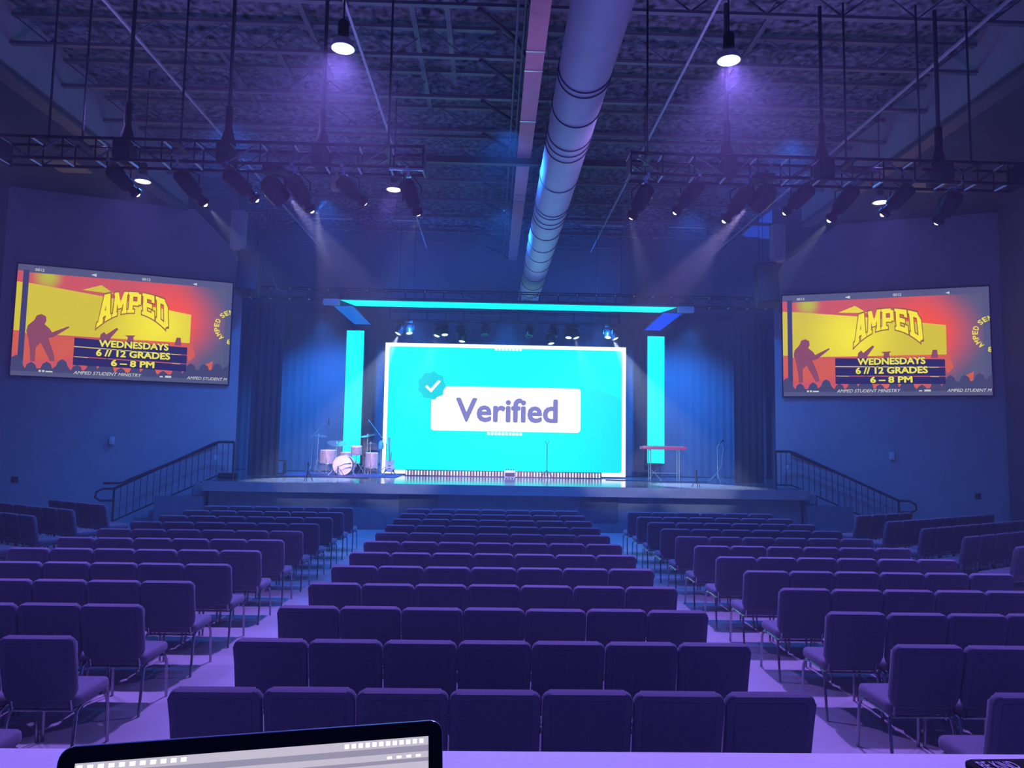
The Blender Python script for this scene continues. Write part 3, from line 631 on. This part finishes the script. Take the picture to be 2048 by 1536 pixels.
    Bd.polys('edge_symbol_print', E8((205, 208, 206)), [[(.32, .045), (.345, .03), (.345, .06)], [(.80, .045), (.82, .032), (.82, .058)], [(.12, .945), (.13, .945), (.13, .962), (.12, .962)], [(.135, .945), (.145, .945), (.145, .962), (.135, .962)], [(.15, .95), (.18, .95), (.18, .962), (.15, .962)], [(.665, .95), (.68, .95), (.68, .962), (.665, .962)], [(.69, .945), (.72, .945), (.72, .963), (.69, .963)]])
    it = []
    for k, ch in enumerate('B DEPMA DNES'):
        if ch == ' ': continue
    seq = [('D', -82), ('N', -99), ('E', -116), ('S', -133), ('D', -158), ('E', -175), ('P', 168), ('M', 151), ('A', 134), ('B', 103)]
    for ch, a in seq:
        th = R(a); cu, cv, r = 1.012, .44, .082; 
        def fn(x, y, th=th):
            rr = r - .012 + .026 * y; t = th + (x - .5) * .24
            return min(.998, cu + rr * math.cos(t)), cv + rr * (W / H) * math.sin(t)
        it.append((ch, 0, 0, 0, 0, .03, fn))
    Bd.text('ring_text', E8((240, 225, 50)), it)
    return e
screen((-9.83, 19.53, 5.24), math.atan2(1.8, 4.82), 5.14, 2.87, 'projection screen with yellow AMPED slide on the wall beside the drum side', (.7, 0, .1))
screen((10.70, 19.53, 5.22), -math.atan2(1.8, 4.83), 5.14, 2.90, 'projection screen with yellow AMPED slide on the wall beside the keyboard side', (-.75, 0, .25))
spot('screen_spill', (-9.4, 18.6, 8.6), (-9.2, 19.7, 0), 0, (1, 1, 1), 60)

# wall fittings
def onwall(a, b, x): t = (x - a.x) / (b.x - a.x); return (x, a.y + (b.y - a.y) * t)
for a, b, x, z, nm, m_, sz, lb, ct in [(WL0, WL1, -10.06, 2.19, 'wall_sconce', M_white, (.11, .12, .2), 'small white wall fitting between drum-side screen and its stair railing', 'wall fitting'),
        (WR0, WR1, 10.89, 2.14, 'wall_sconce', M_white, (.11, .12, .2), 'small white wall fitting under the keyboard-side screen', 'wall fitting'),
        (WL0, WL1, -12.04, 1.17, 'wall_outlet', M_black, (.14, .03, .14), 'small dark square outlet on the wall below drum-side screen', 'outlet'),
        (WR0, WR1, 12.77, 1.13, 'wall_outlet', M_black, (.14, .03, .14), 'small dark square outlet on the wall below keyboard-side screen', 'outlet'),
        (WL0, WL1, -7.66, 1.77, 'light_switch', M_white, (.09, .02, .13), 'white switch plate behind the drum-side stair railing', 'switch'),
        (WR0, WR1, 8.39, 1.76, 'light_switch', M_white, (.09, .02, .13), 'white switch plate behind the keyboard-side stair railing', 'switch')]:
    p = onwall(a, b, x); rz = math.atan2(1.8, 4.82) * (1 if x < 0 else -1)
    o = MB().box((0, -sz[1] / 2, 0), sz, bev=.008).build(nm, m_); o.location = (p[0], p[1], z); o.rotation_euler = (0, 0, rz); tag(o, lb, ct)
# hung loudspeakers at both sides of the opening
for s, xg, xb, nm in ((-1, -7.03, -6.72, 'drum-side'), (1, 7.84, 7.55, 'keyboard-side')):
    e = empty('side_fill_cabinet', (xg, 19.6, 7.45), 'upright grey cabinet hung above the black loudspeaker, %s corner of the opening' % nm, 'cabinet')
    MB().box((0, 0, .52), (.36, .3, 1.04), bev=.015).build('cabinet', M_grey, e)
    MB().cyl((0, 0, 1.04), (0, 0, 2.5), .015).build('cable', M_dsteel, e)
    e = empty('hung_loudspeaker', (xb, 19.7, 6.2), 'big black loudspeaker hung at the %s corner of the opening' % nm, 'loudspeaker')
    rot = Matrix.Rotation(R(-12), 3, 'X') @ Matrix.Rotation(R(-s * 10), 3, 'Z')
    MB().box((0, 0, .6), (.58, .5, 1.2), rot, .03).build('cabinet', M_black, e)
    MB().slab(rrect(-.25, -.55, .25, .55, .04), .02, Matrix.Translation((0, 0, .6)) @ rot.to_4x4() @ Matrix.Translation((0, -.26, 0)), .004).build('grille', M_legc, e)
    MB().cyl((-.2, 0, 1.15), (-.2, 0, 3.8), .01, 5).cyl((.2, 0, 1.15), (.2, 0, 3.8), .01, 5).build('cable', M_dsteel, e)
tag(MB().tube([(-6.33, 19.8, 9.99), (-6.33, 19.8, 8.3), (-6.3, 19.8, 7.6), (-6.25, 19.9, 7.0), (-6.1, 20.1, 6.5), (-5.9, 20.5, 6.45)], .03, 6).build('cable_bundle', M_legc), 'dark cable bundle hanging beside the drum-side loudspeaker', 'cable')

# lights behind the frame
HEADS = [(-3.07, 5.92, (-.5, -.2, -1), 1), (-2.78, 6.09, (.15, -.3, -1), 1), (-1.83, 5.88, (-.3, -.2, -1), 1), (-1.62, 5.92, (.1, -.3, -1), 1), (-1.03, 5.72, (-.1, -.2, -1), 1), (-1.09, 6.30, (0, -.3, -1), 0), (-.30, 6.13, (0, -.3, -1), 0),
         (1.14, 6.18, (0, -.3, -1), 0), (1.85, 5.71, (.15, -.2, -1), 1), (1.94, 6.33, (0, -.3, -1), 0), (2.45, 5.91, (-.1, -.3, -1), 1), (2.65, 5.91, (.3, -.2, -1), 1), (3.75, 5.97, (-.15, -.3, -1), 1), (3.92, 5.90, (.5, -.2, -1), 1)]
for i, (x, z, a, g) in enumerate(HEADS):
    mover((x, 23.5, min(6.225, z + .28)), a, ('small lit moving light glaring' if g else 'small unlit round moving light hanging') + ' above the video wall, %s from the left' % ORD[i + 1], 'moving_light', .82, M_cool if g else None, 'moving lights above the video wall', max(0, 6.225 - (z + .28)))
for x, to, en, col in ((-3.1, (-5.0, 20.4, 1.2), 4200, (.6, .72, 1)), (-1.83, (-3.2, 21.2, 1.2), 500, (.8, .9, 1)), (-1.6, (-1.6, 22.6, 1.2), 150, (.1, .2, 1)), (-1.03, (-1.2, 22.4, 1.2), 120, (.8, .9, 1)),
                       (1.14, (1.1, 22.6, 1.2), 150, (.1, .2, 1)), (1.85, (2.2, 22.4, 1.2), 120, (.8, .9, 1)), (2.65, (4.0, 21.2, 1.2), 500, (.8, .9, 1)), (3.9, (5.8, 20.4, 1.2), 4200, (.6, .72, 1))):
    spot('stage_beam', (x, 23.4, 5.7), to, en * 3, col, 28, .5, .03)

# ------------------------------------------------------------------ things on stage
ZS = 1.2
o = MB().box((-4.6, 23.2, 1.208), (3.4, 2.0, .016)).build('drum_rug', M_rug, smooth=False); tag(o, 'dark violet rug under the drum kit', 'rug')
def tripod(m, c, r, h, n=3, a0=.4, rad=.012):
    for k in range(n):
        t = a0 + 2 * math.pi * k / n; m.tube([(c[0], c[1], h), (c[0] + r * .5 * math.cos(t), c[1] + r * .5 * math.sin(t), h * .55), (c[0] + r * math.cos(t), c[1] + r * math.sin(t), .012)], rad, 6)
G = 'drum kit'
e = empty('bass_drum', (-4.66, 22.95, 1.216), 'bass drum with a pink-white front head, centre of the kit', 'drum', G)
MB().lathe([(.29, 0), (.29, .42)], (0, 0, .31), (0, 1, 0), 36).build('shell', M_drum, e)
MB().lathe([(0, -.012), (.275, -.008), (.285, 0)], (0, 0, .31), (0, 1, 0), 36).build('drum_head', M_head, e)
for yy in (0, .42): MB().lathe([(.285, -.02), (.305, -.02), (.305, .02), (.285, .02), (.285, -.02)], (0, yy, .31), (0, 1, 0), 36).build('hoop', M_head, e)
m = MB()
for k in range(8): t = k * math.pi / 4 + .2; m.cyl((.3 * math.cos(t), 0, .31 + .3 * math.sin(t)), (.3 * math.cos(t), .42, .31 + .3 * math.sin(t)), .007, 5)
m.build('tension_rod', M_alu, e)
for s in (-1, 1): MB().cyl((s * .26, .05, .2), (s * .42, -.1, 0), .011, 6).build('spur', M_alu, e)
def drum(name, x, y, z0, z1, r, label, stand=None, tilt=0):
    e = empty(name, (x, y, 1.216), label, 'drum', G); q = Vector((0, -math.sin(tilt), math.cos(tilt)))
    c = (0, 0, z0 - 1.216); h = z1 - z0
    MB().lathe([(r, .02), (r, h - .02)], c, q, 28).build('shell', M_drum, e)
    MB().lathe([(0, h), (r, h), (r * 1.05, h - .002), (r * 1.05, h - .035), (r, h - .035)], c, q, 28).build('drum_head', M_head, e)
    MB().lathe([(r * 1.0, 0), (r * 1.05, 0), (r * 1.05, .035), (r, .035)], c, q, 28).build('hoop', M_alu, e)
    m = MB()
    for k in range(8): t = k * math.pi / 4; m.cyl((r * 1.04 * math.cos(t), r * 1.04 * math.sin(t), z0 - 1.2), (r * 1.04 * math.cos(t), r * 1.04 * math.sin(t), z0 - 1.22 + h), .006, 5)
    m.build('tension_rod', M_alu, e)
    if stand == 'legs':
        for k in range(3):
            t = .6 + k * 2.09; MB().tube([(r * 1.08 * math.cos(t), r * 1.08 * math.sin(t), z0 - 1.216 + h * .4), (r * 1.08 * math.cos(t), r * 1.08 * math.sin(t), .1), (r * 1.25 * math.cos(t), r * 1.25 * math.sin(t), .01)], .009, 6).build('leg', M_alu, e)
    else:
        m = MB(); m.cyl((0, 0, .25), (0, 0, z0 - 1.22), .014); tripod(m, (0, 0), .3, .45); m.build('stand', M_alu, e)
    return e
drum('floor_tom', -5.17, 23.15, 1.56, 2.0, .235, 'floor tom with speckled shell at the left of the bass drum', 'legs')
drum('rack_tom', -4.30, 23.25, 1.86, 2.14, .165, 'small tom on a stand just above right of the bass drum', 'stand', .12)
drum('snare_drum', -4.72, 23.75, 1.78, 1.93, .18, 'snare drum partly hidden behind the bass drum', 'stand')
drum('floor_tom', -3.80, 23.2, 1.44, 1.94, .19, 'lilac floor tom at the right end of the drum kit', 'legs')
def cymbal(x, y, z, r, tx, ty, label, base=.35):
    e = empty('cymbal_stand', (x, y, 1.216), label, 'cymbal', G); h = z - 1.216
    n = Vector((math.sin(tx), -math.sin(ty), 1)).normalized()
    MB().lathe([(0, .03), (.03, .028), (.04, .012), (r * .6, .004), (r, -.012), (r, -.016), (.04, .006), (0, .006)], (0, 0, h), n, 32).build('cymbal', M_cymbal, e)
    MB().cyl((0, 0, .3), (0, 0, h + .06), .010, 6).build('pole', M_alu, e)
    for k in range(3):
        t = .5 + 2.094 * k; MB().tube([(0, 0, .5), (base * .6 * math.cos(t), base * .6 * math.sin(t), .25), (base * math.cos(t), base * math.sin(t), .012)], .010, 6).build('leg', M_alu, e)
cymbal(-5.45, 22.95, 2.45, .27, .1, .12, 'tall crash cymbal on a stand at the outer left of the kit')
cymbal(-4.98, 23.5, 2.22, .31, .12, .3, 'wide tilted cymbal above the floor tom')
cymbal(-4.04, 23.7, 2.48, .24, -.2, .2, 'tilted cymbal in front of the light column, right of the kit')
cymbal(-3.9, 23.5, 2.22, .16, 0, .05, 'small flat cymbal above the lilac floor tom')
def micstand(name, x, y, h, boom, label, mic=True, r=.3, m_=M_dsteel, cat='microphone stand', grp=None):
    e = empty(name, (x, y, ZS + .0), label, cat, grp)
    MB().cyl((0, 0, .1), (0, 0, h), .012, 8).build('pole', m_, e)
    for k in range(3): t = .5 + 2.094 * k; MB().tube([(0, 0, .28), (r * .7 * math.cos(t), r * .7 * math.sin(t), .09), (r * math.cos(t), r * math.sin(t), .012)], .010, 6).build('leg', m_, e)
    p = Vector((0, 0, h))
    if boom:
        q = p + Vector(boom); MB().tube([p - Vector(boom) * .18, p, q], .009, 6).build('boom', m_, e); p = q
    if mic:
        MB().lathe([(0, -.02), (.014, -.02), (.016, .1), (.026, .12), (.028, .15), (.018, .178), (0, .185)], p, Vector(mic) if not isinstance(mic, bool) else (0, -.3, 1), 12).build('microphone', M_black, e)
    return e
micstand('boom_stand', -5.72, 23.3, 1.24, (.50, 0, .54), 'tall overhead boom microphone stand left of the drum kit', (.1, 0, -1), .42, M_alu)
micstand('boom_stand', -3.45, 23.9, 1.02, (-.62, 0, .78), 'tall overhead boom microphone stand right of the drum kit', (-.1, 0, -1), .4, M_alu)
micstand('kick_mic_stand', -4.7, 22.5, .3, (.2, .05, .08), 'short microphone stand in front of the bass drum', (1, .3, .1), .2, M_dsteel)
tag(MB().lathe([(0, 0), (.06, .01), (.09, .08), (.08, .22), (.03, .3), (0, .3)], (-3.58, 23.6, 2.02), n=16).cyl((-3.58, 23.6, 1.22), (-3.58, 23.6, 2.04), .012).lathe([(0, 0), (.16, 0), (.16, .02), (0, .03)], (-3.58, 23.6, 1.2), n=16).build('drum_throne', M_blue), 'bright blue padded stool beside the video wall edge', 'stool')
# guitar on stand
e = empty('electric_guitar', (-3.28, 23.6, 1.3), 'pinkish electric guitar leaning on a stand by the video wall corner', 'guitar')
body = [(0, .02), (.12, 0), (.18, .08), (.17, .17), (.12, .24), (.15, .33), (.17, .42), (.13, .45), (.08, .38), (.03, .36), (-.03, .36), (-.1, .42), (-.13, .38), (-.12, .28), (-.11, .2), (-.15, .12), (-.13, .04)]
T = Matrix.Rotation(R(-14), 4, 'X') @ Matrix.Rotation(R(-4), 4, 'Y')
gb = MB().slab(body, .045, T, .008).build('guitar_body', M_guit, e)
MB().slab(rrect(-.028, .34, .028, .98, .004, 1), .03, T @ Matrix.Translation((0, -.02, 0)), .004).build('neck', M_wood, e)
MB().slab([(-.03, .98), (.03, .98), (.055, 1.12), (.02, 1.18), (-.05, 1.15)], .02, T @ Matrix.Translation((0, -.015, 0)), .003).build('headstock', M_guit, e)
MB().slab(rrect(-.045, .12, .05, .14, .003, 1), .02, T @ Matrix.Translation((0, -.03, 0))).slab(rrect(-.04, .2, .045, .225, .003, 1), .02, T @ Matrix.Translation((0, -.03, 0))).build('pickup', M_black, gb, False)
e = empty('guitar_stand', (-3.28, 23.75, 1.2), 'black tubular stand holding the pinkish guitar', 'stand')
MB().tube([(-.2, -.3, .02), (-.15, -.2, .12), (0, .02, .35), (.15, -.2, .12), (.22, -.3, .02)], .013, 6).tube([(0, .02, .35), (0, .32, .02)], .013, 6).tube([(0, .02, .35), (0, .1, .75)], .012, 6).build('frame', M_black, e)
MB().tube([(-.12, -.12, .2), (-.12, -.26, .13), (-.12, -.28, .18)], .011, 6).tube([(.12, -.12, .2), (.12, -.26, .13), (.12, -.28, .18)], .011, 6).build('cradle', M_black, e)
# fan and cabinet at the drum-side wing
e = empty('floor_fan', (-7.2, 22.6, 1.2), 'round floor fan in the dark drum-side wing', 'fan')
MB().lathe([(.19, -.05), (.2, 0), (.19, .05), (.17, .05), (.17, -.05), (.19, -.05)], (0, 0, .36), (0, 1, .15), 24).build('guard_ring', M_legc, e)
m = MB()
for k in range(5): t = k * 1.2566; m.box((.08 * math.cos(t), 0, .36 + .08 * math.sin(t)), (.13, .012, .07), Matrix.Rotation(-t, 3, 'Y'))
m.lathe([(0, -.03), (.04, -.03), (.04, .03), (0, .03)], (0, 0, .36), (0, 1, .1), 12); m.build('blades', M_grey, e)
MB().tube([(-.2, 0, .36), (-.2, 0, .05), (-.18, -.1, .015), (.18, -.1, .015), (.2, 0, .05), (.2, 0, .36)], .012, 6).build('foot_frame', M_black, e)
e = empty('guitar_amplifier', (-6.68, 23.0, 1.2), 'square black amplifier cabinet with a bluish grille near the drum-side wing', 'amplifier')
MB().box((0, 0, .25), (.46, .3, .44), bev=.015).build('cabinet', M_black, e)
MB().box((.0, -.155, .24), (.4, .012, .36)).build('grille', mat('blue_grille', (.06, .25, .45), .7, nscale=40), e, False)
for s in (-.18, .18): MB().cyl((s, 0, 0), (s, 0, .03), .02).build('foot', M_black, e)
# footlights along the base of the video wall
e = empty('footlight_rail', (.4, 23.75, 1.2), 'low rail of small white and pink slats along the video wall base', 'light rail')
MB().box((0, .03, .02), (6.4, .1, .04)).box((0, .05, .11), (6.4, .02, .17)).build('rail', M_black, e, False)
m = MB(); mr = MB()
for k in range(66):
    x = -3.15 + k * .0965
    (mr if k % 4 == 2 else m).box((x, -.01, .1), (.055, .03, .15))
o = m.build('slat', emis('slat_white', (1, .93, 1), .95), e, False); mr.build('slat', emis('slat_pink', (1, .62, .8), .85), e, False)
# pedal box at centre
e = empty('floor_monitor', (.58, 23.0, 1.2), 'small grey boxy unit with knobs standing mid stage', 'monitor')
MB().box((0, 0, .14), (.34, .24, .22), bev=.012).build('cabinet', M_grey, e); MB().box((0, -.125, .12), (.3, .01, .12)).build('grille', M_black, e, False)
for k in range(4): MB().cyl((-.12 + .08 * k, 0, .24), (-.12 + .08 * k, 0, .29), .016, 10).build('knob', M_black, e)
e = micstand('clip_stand', 1.74, 22.9, 1.10, None, 'slim black tripod stand with an empty forked clip at centre stage', False, .26, M_black, 'stand')
MB().tube([(-.05, 0, 1.2), (-.045, 0, 1.14), (0, 0, 1.10), (.045, 0, 1.14), (.05, 0, 1.2)], .008, 6).build('fork_clip', M_black, e)
# keyboard
e = empty('stage_keyboard', (5.39, 22.8, ZS + .98), 'slim bright red stage keyboard on a stand', 'keyboard')
MB().box((0, 0, .055), (1.42, .34, .1), bev=.015).build('body', M_red, e)
MB().box((-.02, -.11, .108), (1.24, .13, .012)).build('white_keys', M_white, e, False)
m = MB()
for k in range(44):
    if k % 7 not in (2, 6): m.box((-.62 + k * .0282 + .014, -.075, .118), (.013, .08, .014))
m.build('black_keys', M_black, e, False)
e = empty('keyboard_stand', (5.39, 22.8, ZS), 'thin metal stand under the red keyboard', 'stand')
for x in (-.42, .48):
    MB().cyl((x, -.14, .0), (x, -.14, .97), .014).cyl((x, .14, .0), (x, .14, .97), .014).cyl((x, -.17, .965), (x, .17, .965), .014).build('leg_frame', M_alu, e)
MB().cyl((-.42, 0, .25), (.48, 0, .25), .012).cyl((-.42, -.14, .25), (-.42, .14, .25), .012).cyl((.48, -.14, .25), (.48, .14, .25), .012).build('crossbar', M_alu, e)
e = empty('keyboard_bench', (5.25, 23.45, ZS), 'small black padded bench behind the red keyboard', 'bench')
MB().box((0, 0, .5), (.5, .32, .08), bev=.02).build('seat', M_black, e)
MB().tube([(-.2, -.12, .02), (.2, .12, .46)], .013, 6).tube([(.2, -.12, .02), (-.2, .12, .46)], .013, 6).tube([(-.2, -.14, .012), (-.2, .14, .012)], .013, 6).tube([(.2, -.14, .012), (.2, .14, .012)], .013, 6).build('leg_frame', M_alu, e)
e = micstand('vocal_stand', 7.12, 22.8, 1.12, (.06, -.1, .1), 'microphone stand with a looping cable beside the keyboard-side curtain', (.3, -.6, .5), .3, M_alu)
MB().tube([(.1, -.1, 1.2), (.16, -.08, 1.05), (.13, -.03, .75), (.12, 0, .5), (0, 0, .3), (-.15, -.02, .14), (-.34, -.05, .01)], .008, 6).build('cable', M_alu, e)
micstand('lip_stand', -4.85, 19.45, .33, None, 'very short stand with upright microphone at the stage edge, drum side', (0, 0, 1), .13, M_black)
micstand('lip_stand', 5.5, 19.45, .30, None, 'very short stand with upright microphone at the stage edge, keyboard side', (0, 0, 1), .13, M_black)
for k, pts, lb in ((0, [(3.6, 22.9, 1.21), (4.0, 22.7, 1.21), (4.4, 22.95, 1.21), (4.7, 22.7, 1.21), (5.3, 22.3, 1.21), (6.2, 22.4, 1.21), (6.8, 22.7, 1.21)], 'loose cable on the stage floor running past the keyboard stand'),
                   (1, [(-7.0, 21.4, 1.21), (-6.4, 21.2, 1.21), (-5.9, 21.6, 1.21), (-5.3, 21.4, 1.21), (-4.4, 21.7, 1.21), (-3.6, 21.5, 1.21)], 'loose cable on the stage floor in front of the drum kit')):
    tag(MB().tube(pts, .01, 6).build('floor_cable', M_black), lb, 'cable')

# ------------------------------------------------------------------ chairs
def make_chair():
    e = empty('stacking_chair', (0, 0, 0), '', 'chair')
    W = .2505
    out = [(W - .006, .05)] + [(x, z) for x, z in rrect(-W, 0, W, .46, .042, 5)[:12]] + [(-W + .006, .05), (-W + .03, .012), (-W + .06, 0), (W - .06, 0), (W - .03, .012)]
    out = [(W, .08)] + out[1:13] + [(-W, .08), (-W + .022, .02), (-W + .055, 0), (W - .055, 0), (W - .022, .02)]
    Tm = Matrix.Translation((0, -.205, .455)) @ Matrix.Rotation(R(12), 4, 'X')
    bk = MB().slab(out, .058, Tm, .020, 3).build('backrest', M_fab, e)
    MB().slab(rrect(-.205, .02, .205, .425, .02, 3), .005, Tm @ Matrix.Translation((0, -.0295, 0)), .003, 1).build('back_panel', M_fabp, bk)
    s = MB(); s.slab(rrect(-.245, -.23, .245, .24, .06, 4), .085, Matrix.Translation((0, .02, .44)) @ Matrix.Rotation(R(-90), 4, 'X') , .03, 3)
    s.build('seat', M_fab, e)
    MB().tube([(-.215, -.19, .385), (-.215, .2, .385), (.215, .2, .385), (.215, -.19, .385), (-.215, -.19, .385)], .011, 6).tube([(-.2, -.19, .385), (-.2, -.215, .47)], .012, 6).tube([(.2, -.19, .385), (.2, -.215, .47)], .012, 6).build('frame', M_chrome, e)
    for sx in (-1, 1):
        MB().tube([(sx * .215, .14, .385), (sx * .226, .205, .375), (sx * .232, .235, .32), (sx * .236, .26, 0)], .012, 6).build('leg', M_chrome, e)
        MB().tube([(sx * .215, -.1, .385), (sx * .226, -.17, .37), (sx * .232, -.195, .30), (sx * .236, -.235, 0)], .012, 6).build('leg', M_chrome, e)
    return e
chair = make_chair(); index_kids(); first = [True]
def put(x, y, rz, label, group):
    if first[0]: o = chair; first[0] = False
    else: o = copy_tree(chair)
    o.location = (x, y, 0); o.rotation_euler = (0, 0, rz); o['label'] = label; o['category'] = 'chair'; o['group'] = group
CW = .511; rnd = random.Random(11)
def row_y(k): return 4.14 + 1.005 * k + .30
for k in range(12):
    rowname = 'nearest row' if k == 0 else ('front row by the stage' if k == 11 else ORD[k + 1] + ' row from the desk')
    for i in range(7):
        x = .045 + (i - 3) * CW; put(x, row_y(k) + rnd.uniform(-.012, .012), rnd.uniform(-.008, .008), 'dark padded chair, centre block, %s, %s from the drum-side aisle' % (rowname, ORD[i + 1]), 'chairs of the centre block')
    for i in range(6):
        for side, x0, nm in ((-1, -2.82, 'drum-side'), (1, 2.84, 'keyboard-side')):
            if k == 0 and i > 1 and side < 0: continue
            if k == 0 and i > 1: continue
            x = x0 + side * (i + .5) * CW
            if k == 1 and i > 3 and 1: continue
            if k == 2 and i > 4: continue
            put(x, row_y(k) + rnd.uniform(-.012, .012), rnd.uniform(-.01, .01), 'dark padded chair, %s inner block, %s, %s from the centre aisle' % (nm, rowname, ORD[i + 1]), 'chairs of the %s inner block' % nm)
for side, px, nm, a in ((-1, -7.80, 'drum-side', 30.5), (1, 7.62, 'keyboard-side', 30)):
    for k in range(6):
        n = [4 if side < 0 else 4, 8, 9, 8, 7, 5][k]
        y0 = 15.08 - 1.155 * k
        rz = R(a) * (-1 if side < 0 else 1)      # face inwards
        d = Vector((side * math.cos(R(a)), math.sin(R(a)))); fwd_ = Vector((-side * math.sin(R(a)), math.cos(R(a))))
        for i in range(n):
            p = Vector((px, y0)) + d * ((i + .5) * CW) + fwd_ * .30
            if p.x < -12.2 or p.x > 12.9: continue
            if abs(p.x + .3) / p.y > .78: continue
            put(p.x, p.y, rz, 'dark padded chair, angled %s block, %s, %s from inner end' % (nm, 'row nearest the stairs' if k == 0 else ORD[k + 1] + ' row from the stairs', ORD[i + 1]), 'chairs of the angled %s block' % nm)

# ------------------------------------------------------------------ sound booth desk, laptop, tablet
e = empty('booth_desk', (0, .8, 0), 'pale desk top of the sound booth nearest the camera', 'desk')
MB().box((0, 0, 1.73), (3.4, .97, .04), bev=.006).build('desk_top', M_desk, e)
MB().box((0, .43, .86), (3.3, .03, 1.7)).build('front_panel', M_black, e, False)
for s in (-1, 1): MB().box((s * 1.63, 0, .86), (.03, .9, 1.7)).build('side_panel', M_black, e, False)
A0 = Vector((-.351, .63, 2.015)); A1 = Vector((-.042, .71, 2.010)); ux = (A1 - A0).normalized(); Lw = (A1 - A0).length
back = Vector((-ux.y, ux.x, 0)).normalized(); uz = (Vector((0, 0, 1)) * math.cos(R(15)) + back * math.sin(R(15))).normalized(); uy = uz.cross(ux).normalized(); uz = ux.cross(uy).normalized()
Hh = .236
LM = Matrix(((ux.x, uy.x, uz.x, (A0.x + A1.x) / 2), (ux.y, uy.y, uz.y, (A0.y + A1.y) / 2), (ux.z, uy.z, uz.z, (A0.z + A1.z) / 2), (0, 0, 0, 1))) @ Matrix.Translation((0, 0, -Hh))
lp = empty('laptop', (LM.translation.x, LM.translation.y, 1.75), 'open laptop on the booth desk with a black bezel', 'laptop'); LI = Matrix.Translation((-LM.translation.x, -LM.translation.y, -1.75))
w2 = Lw / 2
MB().slab(rrect(-w2, 0, w2, Hh, [.011, .011, .004, .004]), .0045, LI @ LM @ Matrix.Translation((0, .0016, 0)), .001).build('lid', M_alu, lp)
MB().slab(rrect(-w2 + .0006, .002, w2 - .0006, Hh - .0006, [.0105, .0105, .004, .004]), .0014, LI @ LM @ Matrix.Translation((0, -.0012, 0)), .0004).build('bezel', mat('bezel_black', (.004, .004, .005), .7, nscale=9, spec=.1), lp)
scrn = bpy.data.objects.new('tmp', None); C.objects.link(scrn)
sx0, sx1, sz0, sz1 = -w2 + .0135, w2 - .0135, .018, Hh - .013
Bd = Board(scrn, sx1 - sx0, sz1 - sz0); Bd.n = 0
def lapl(polys, name, col, s=1.0): 
    o = Bd.polys(name, emis('laptop_' + name, lin(col), s), polys); return o
def rc(u0, v0, u1, v1): return [(u0, v0), (u1, v0), (u1, v1), (u0, v1)]
Bd.P = lambda u, v: ((u - .5) * Bd.W, -.0021 - Bd.n * .00008, sz0 + (1 - v) * Bd.H)
lapl([rc(0, 0, 1, 1)], 'screen', (196, 190, 208)); lapl([rc(0, .035, 1, .06), rc(.0, .085, 1, .1)], 'toolbar', (150, 146, 172))
lapl([rc(0, .3, 1, 1), rc(.9, .2, 1, .3)], 'dark_pane', (84, 86, 110))
lapl([rc(.62 + .0, .132, .755, .150)], 'tool_strip', (240, 236, 250), 1.2)
lapl([rc(.005 + .027 * k, .008, .020 + .027 * k, .024) for k in range(11)] + [rc(.74 + .021 * k, .008, .753 + .021 * k, .026) for k in range(12)] + [rc(.87 + .03 * k, .07, .885 + .03 * k, .08) for k in range(4)] + [rc(.18 + .1 * k, .068, .24 + .1 * k, .072) for k in range(2)], 'menu_lettering', (255, 255, 255), 1.6)
lapl([rc(.0, .155, .95, .162)], 'bright_line', (255, 240, 255), 1.4); lapl([rc(.76, .13, .83, .152)], 'yellow_meter', (240, 205, 30)); lapl([rc(.83, .13, .85, .152)], 'red_meter', (240, 80, 90)); lapl([rc(.93, .24, .975, .27)], 'teal_key', (0, 200, 190)); lapl([rc(.86, .2, .875, .215)], 'green_key', (60, 170, 60))
for o in [o for o in C.objects if o.parent == scrn]:
    o.parent = lp
    for q in [o] + [q for q in C.objects if q.parent == o]: q.data.transform(LI @ LM)
bpy.data.objects.remove(scrn)
hb = LI @ LM @ Vector((0, 0, 0)); bx = Matrix(((ux.x, -back.x * -1, 0), (ux.y, back.y, 0), (0, 0, 1)))
bx = Matrix(((ux.x, back.x, 0), (ux.y, back.y, 0), (0, 0, 1)))
MB().box(hb - back * .125 + Vector((0, 0, -hb.z + .018 - .012)), (Lw, .245, .012), bx, .003).build('keyboard_deck', M_alu, lp)
MB().cyl(hb - ux * .1, hb + ux * .1, .005).build('hinge', M_black, lp)
e = empty('tablet', (.955, 1.12, 1.752), 'black tablet with a BE KIND sticker at the desk corner', 'tablet', None, R(2))
MB().slab(rrect(-.165, -.115, .165, .115, .018), .01, Matrix.Translation((0, 0, .005)) @ Matrix.Rotation(R(90), 4, 'X'), .002).build('case', mat('tablet_black', (.008, .008, .012), .75, nscale=9, spec=.1), e)
b = text_bm('BE KIND', 1, 0); m = MB(); vm = {}
b.verts.index_update()
for v in b.verts: vm[v.index] = m.bm.verts.new((-.150 + .062 * v.co.x, .074 + .027 * v.co.y, .0122))
for f in b.faces: m.bm.faces.new([vm[v.index] for v in f.verts])
b.free()
m.build('sticker_lettering', mat('silver_print', (.80, .78, .88), .7, nscale=50), e, False)

# ------------------------------------------------------------------ haze
hz = bpy.data.materials.new('theatre_haze'); hz.use_nodes = True; nt = hz.node_tree; nt.nodes.clear()
v = nt.nodes.new('ShaderNodeVolumeScatter'); v.inputs['Color'].default_value = (.8, .9, 1, 1); v.inputs['Density'].default_value = .006; v.inputs['Anisotropy'].default_value = .25
o_ = nt.nodes.new('ShaderNodeOutputMaterial'); nt.links.new(v.outputs[0], o_.inputs['Volume'])
h = MB().box((.4, 12.2, 4.9), (25.6, 28, 9.78)).build('haze', hz, smooth=False); h['kind'] = 'stuff'; tag(h, 'thin theatre haze filling the hall', 'haze')
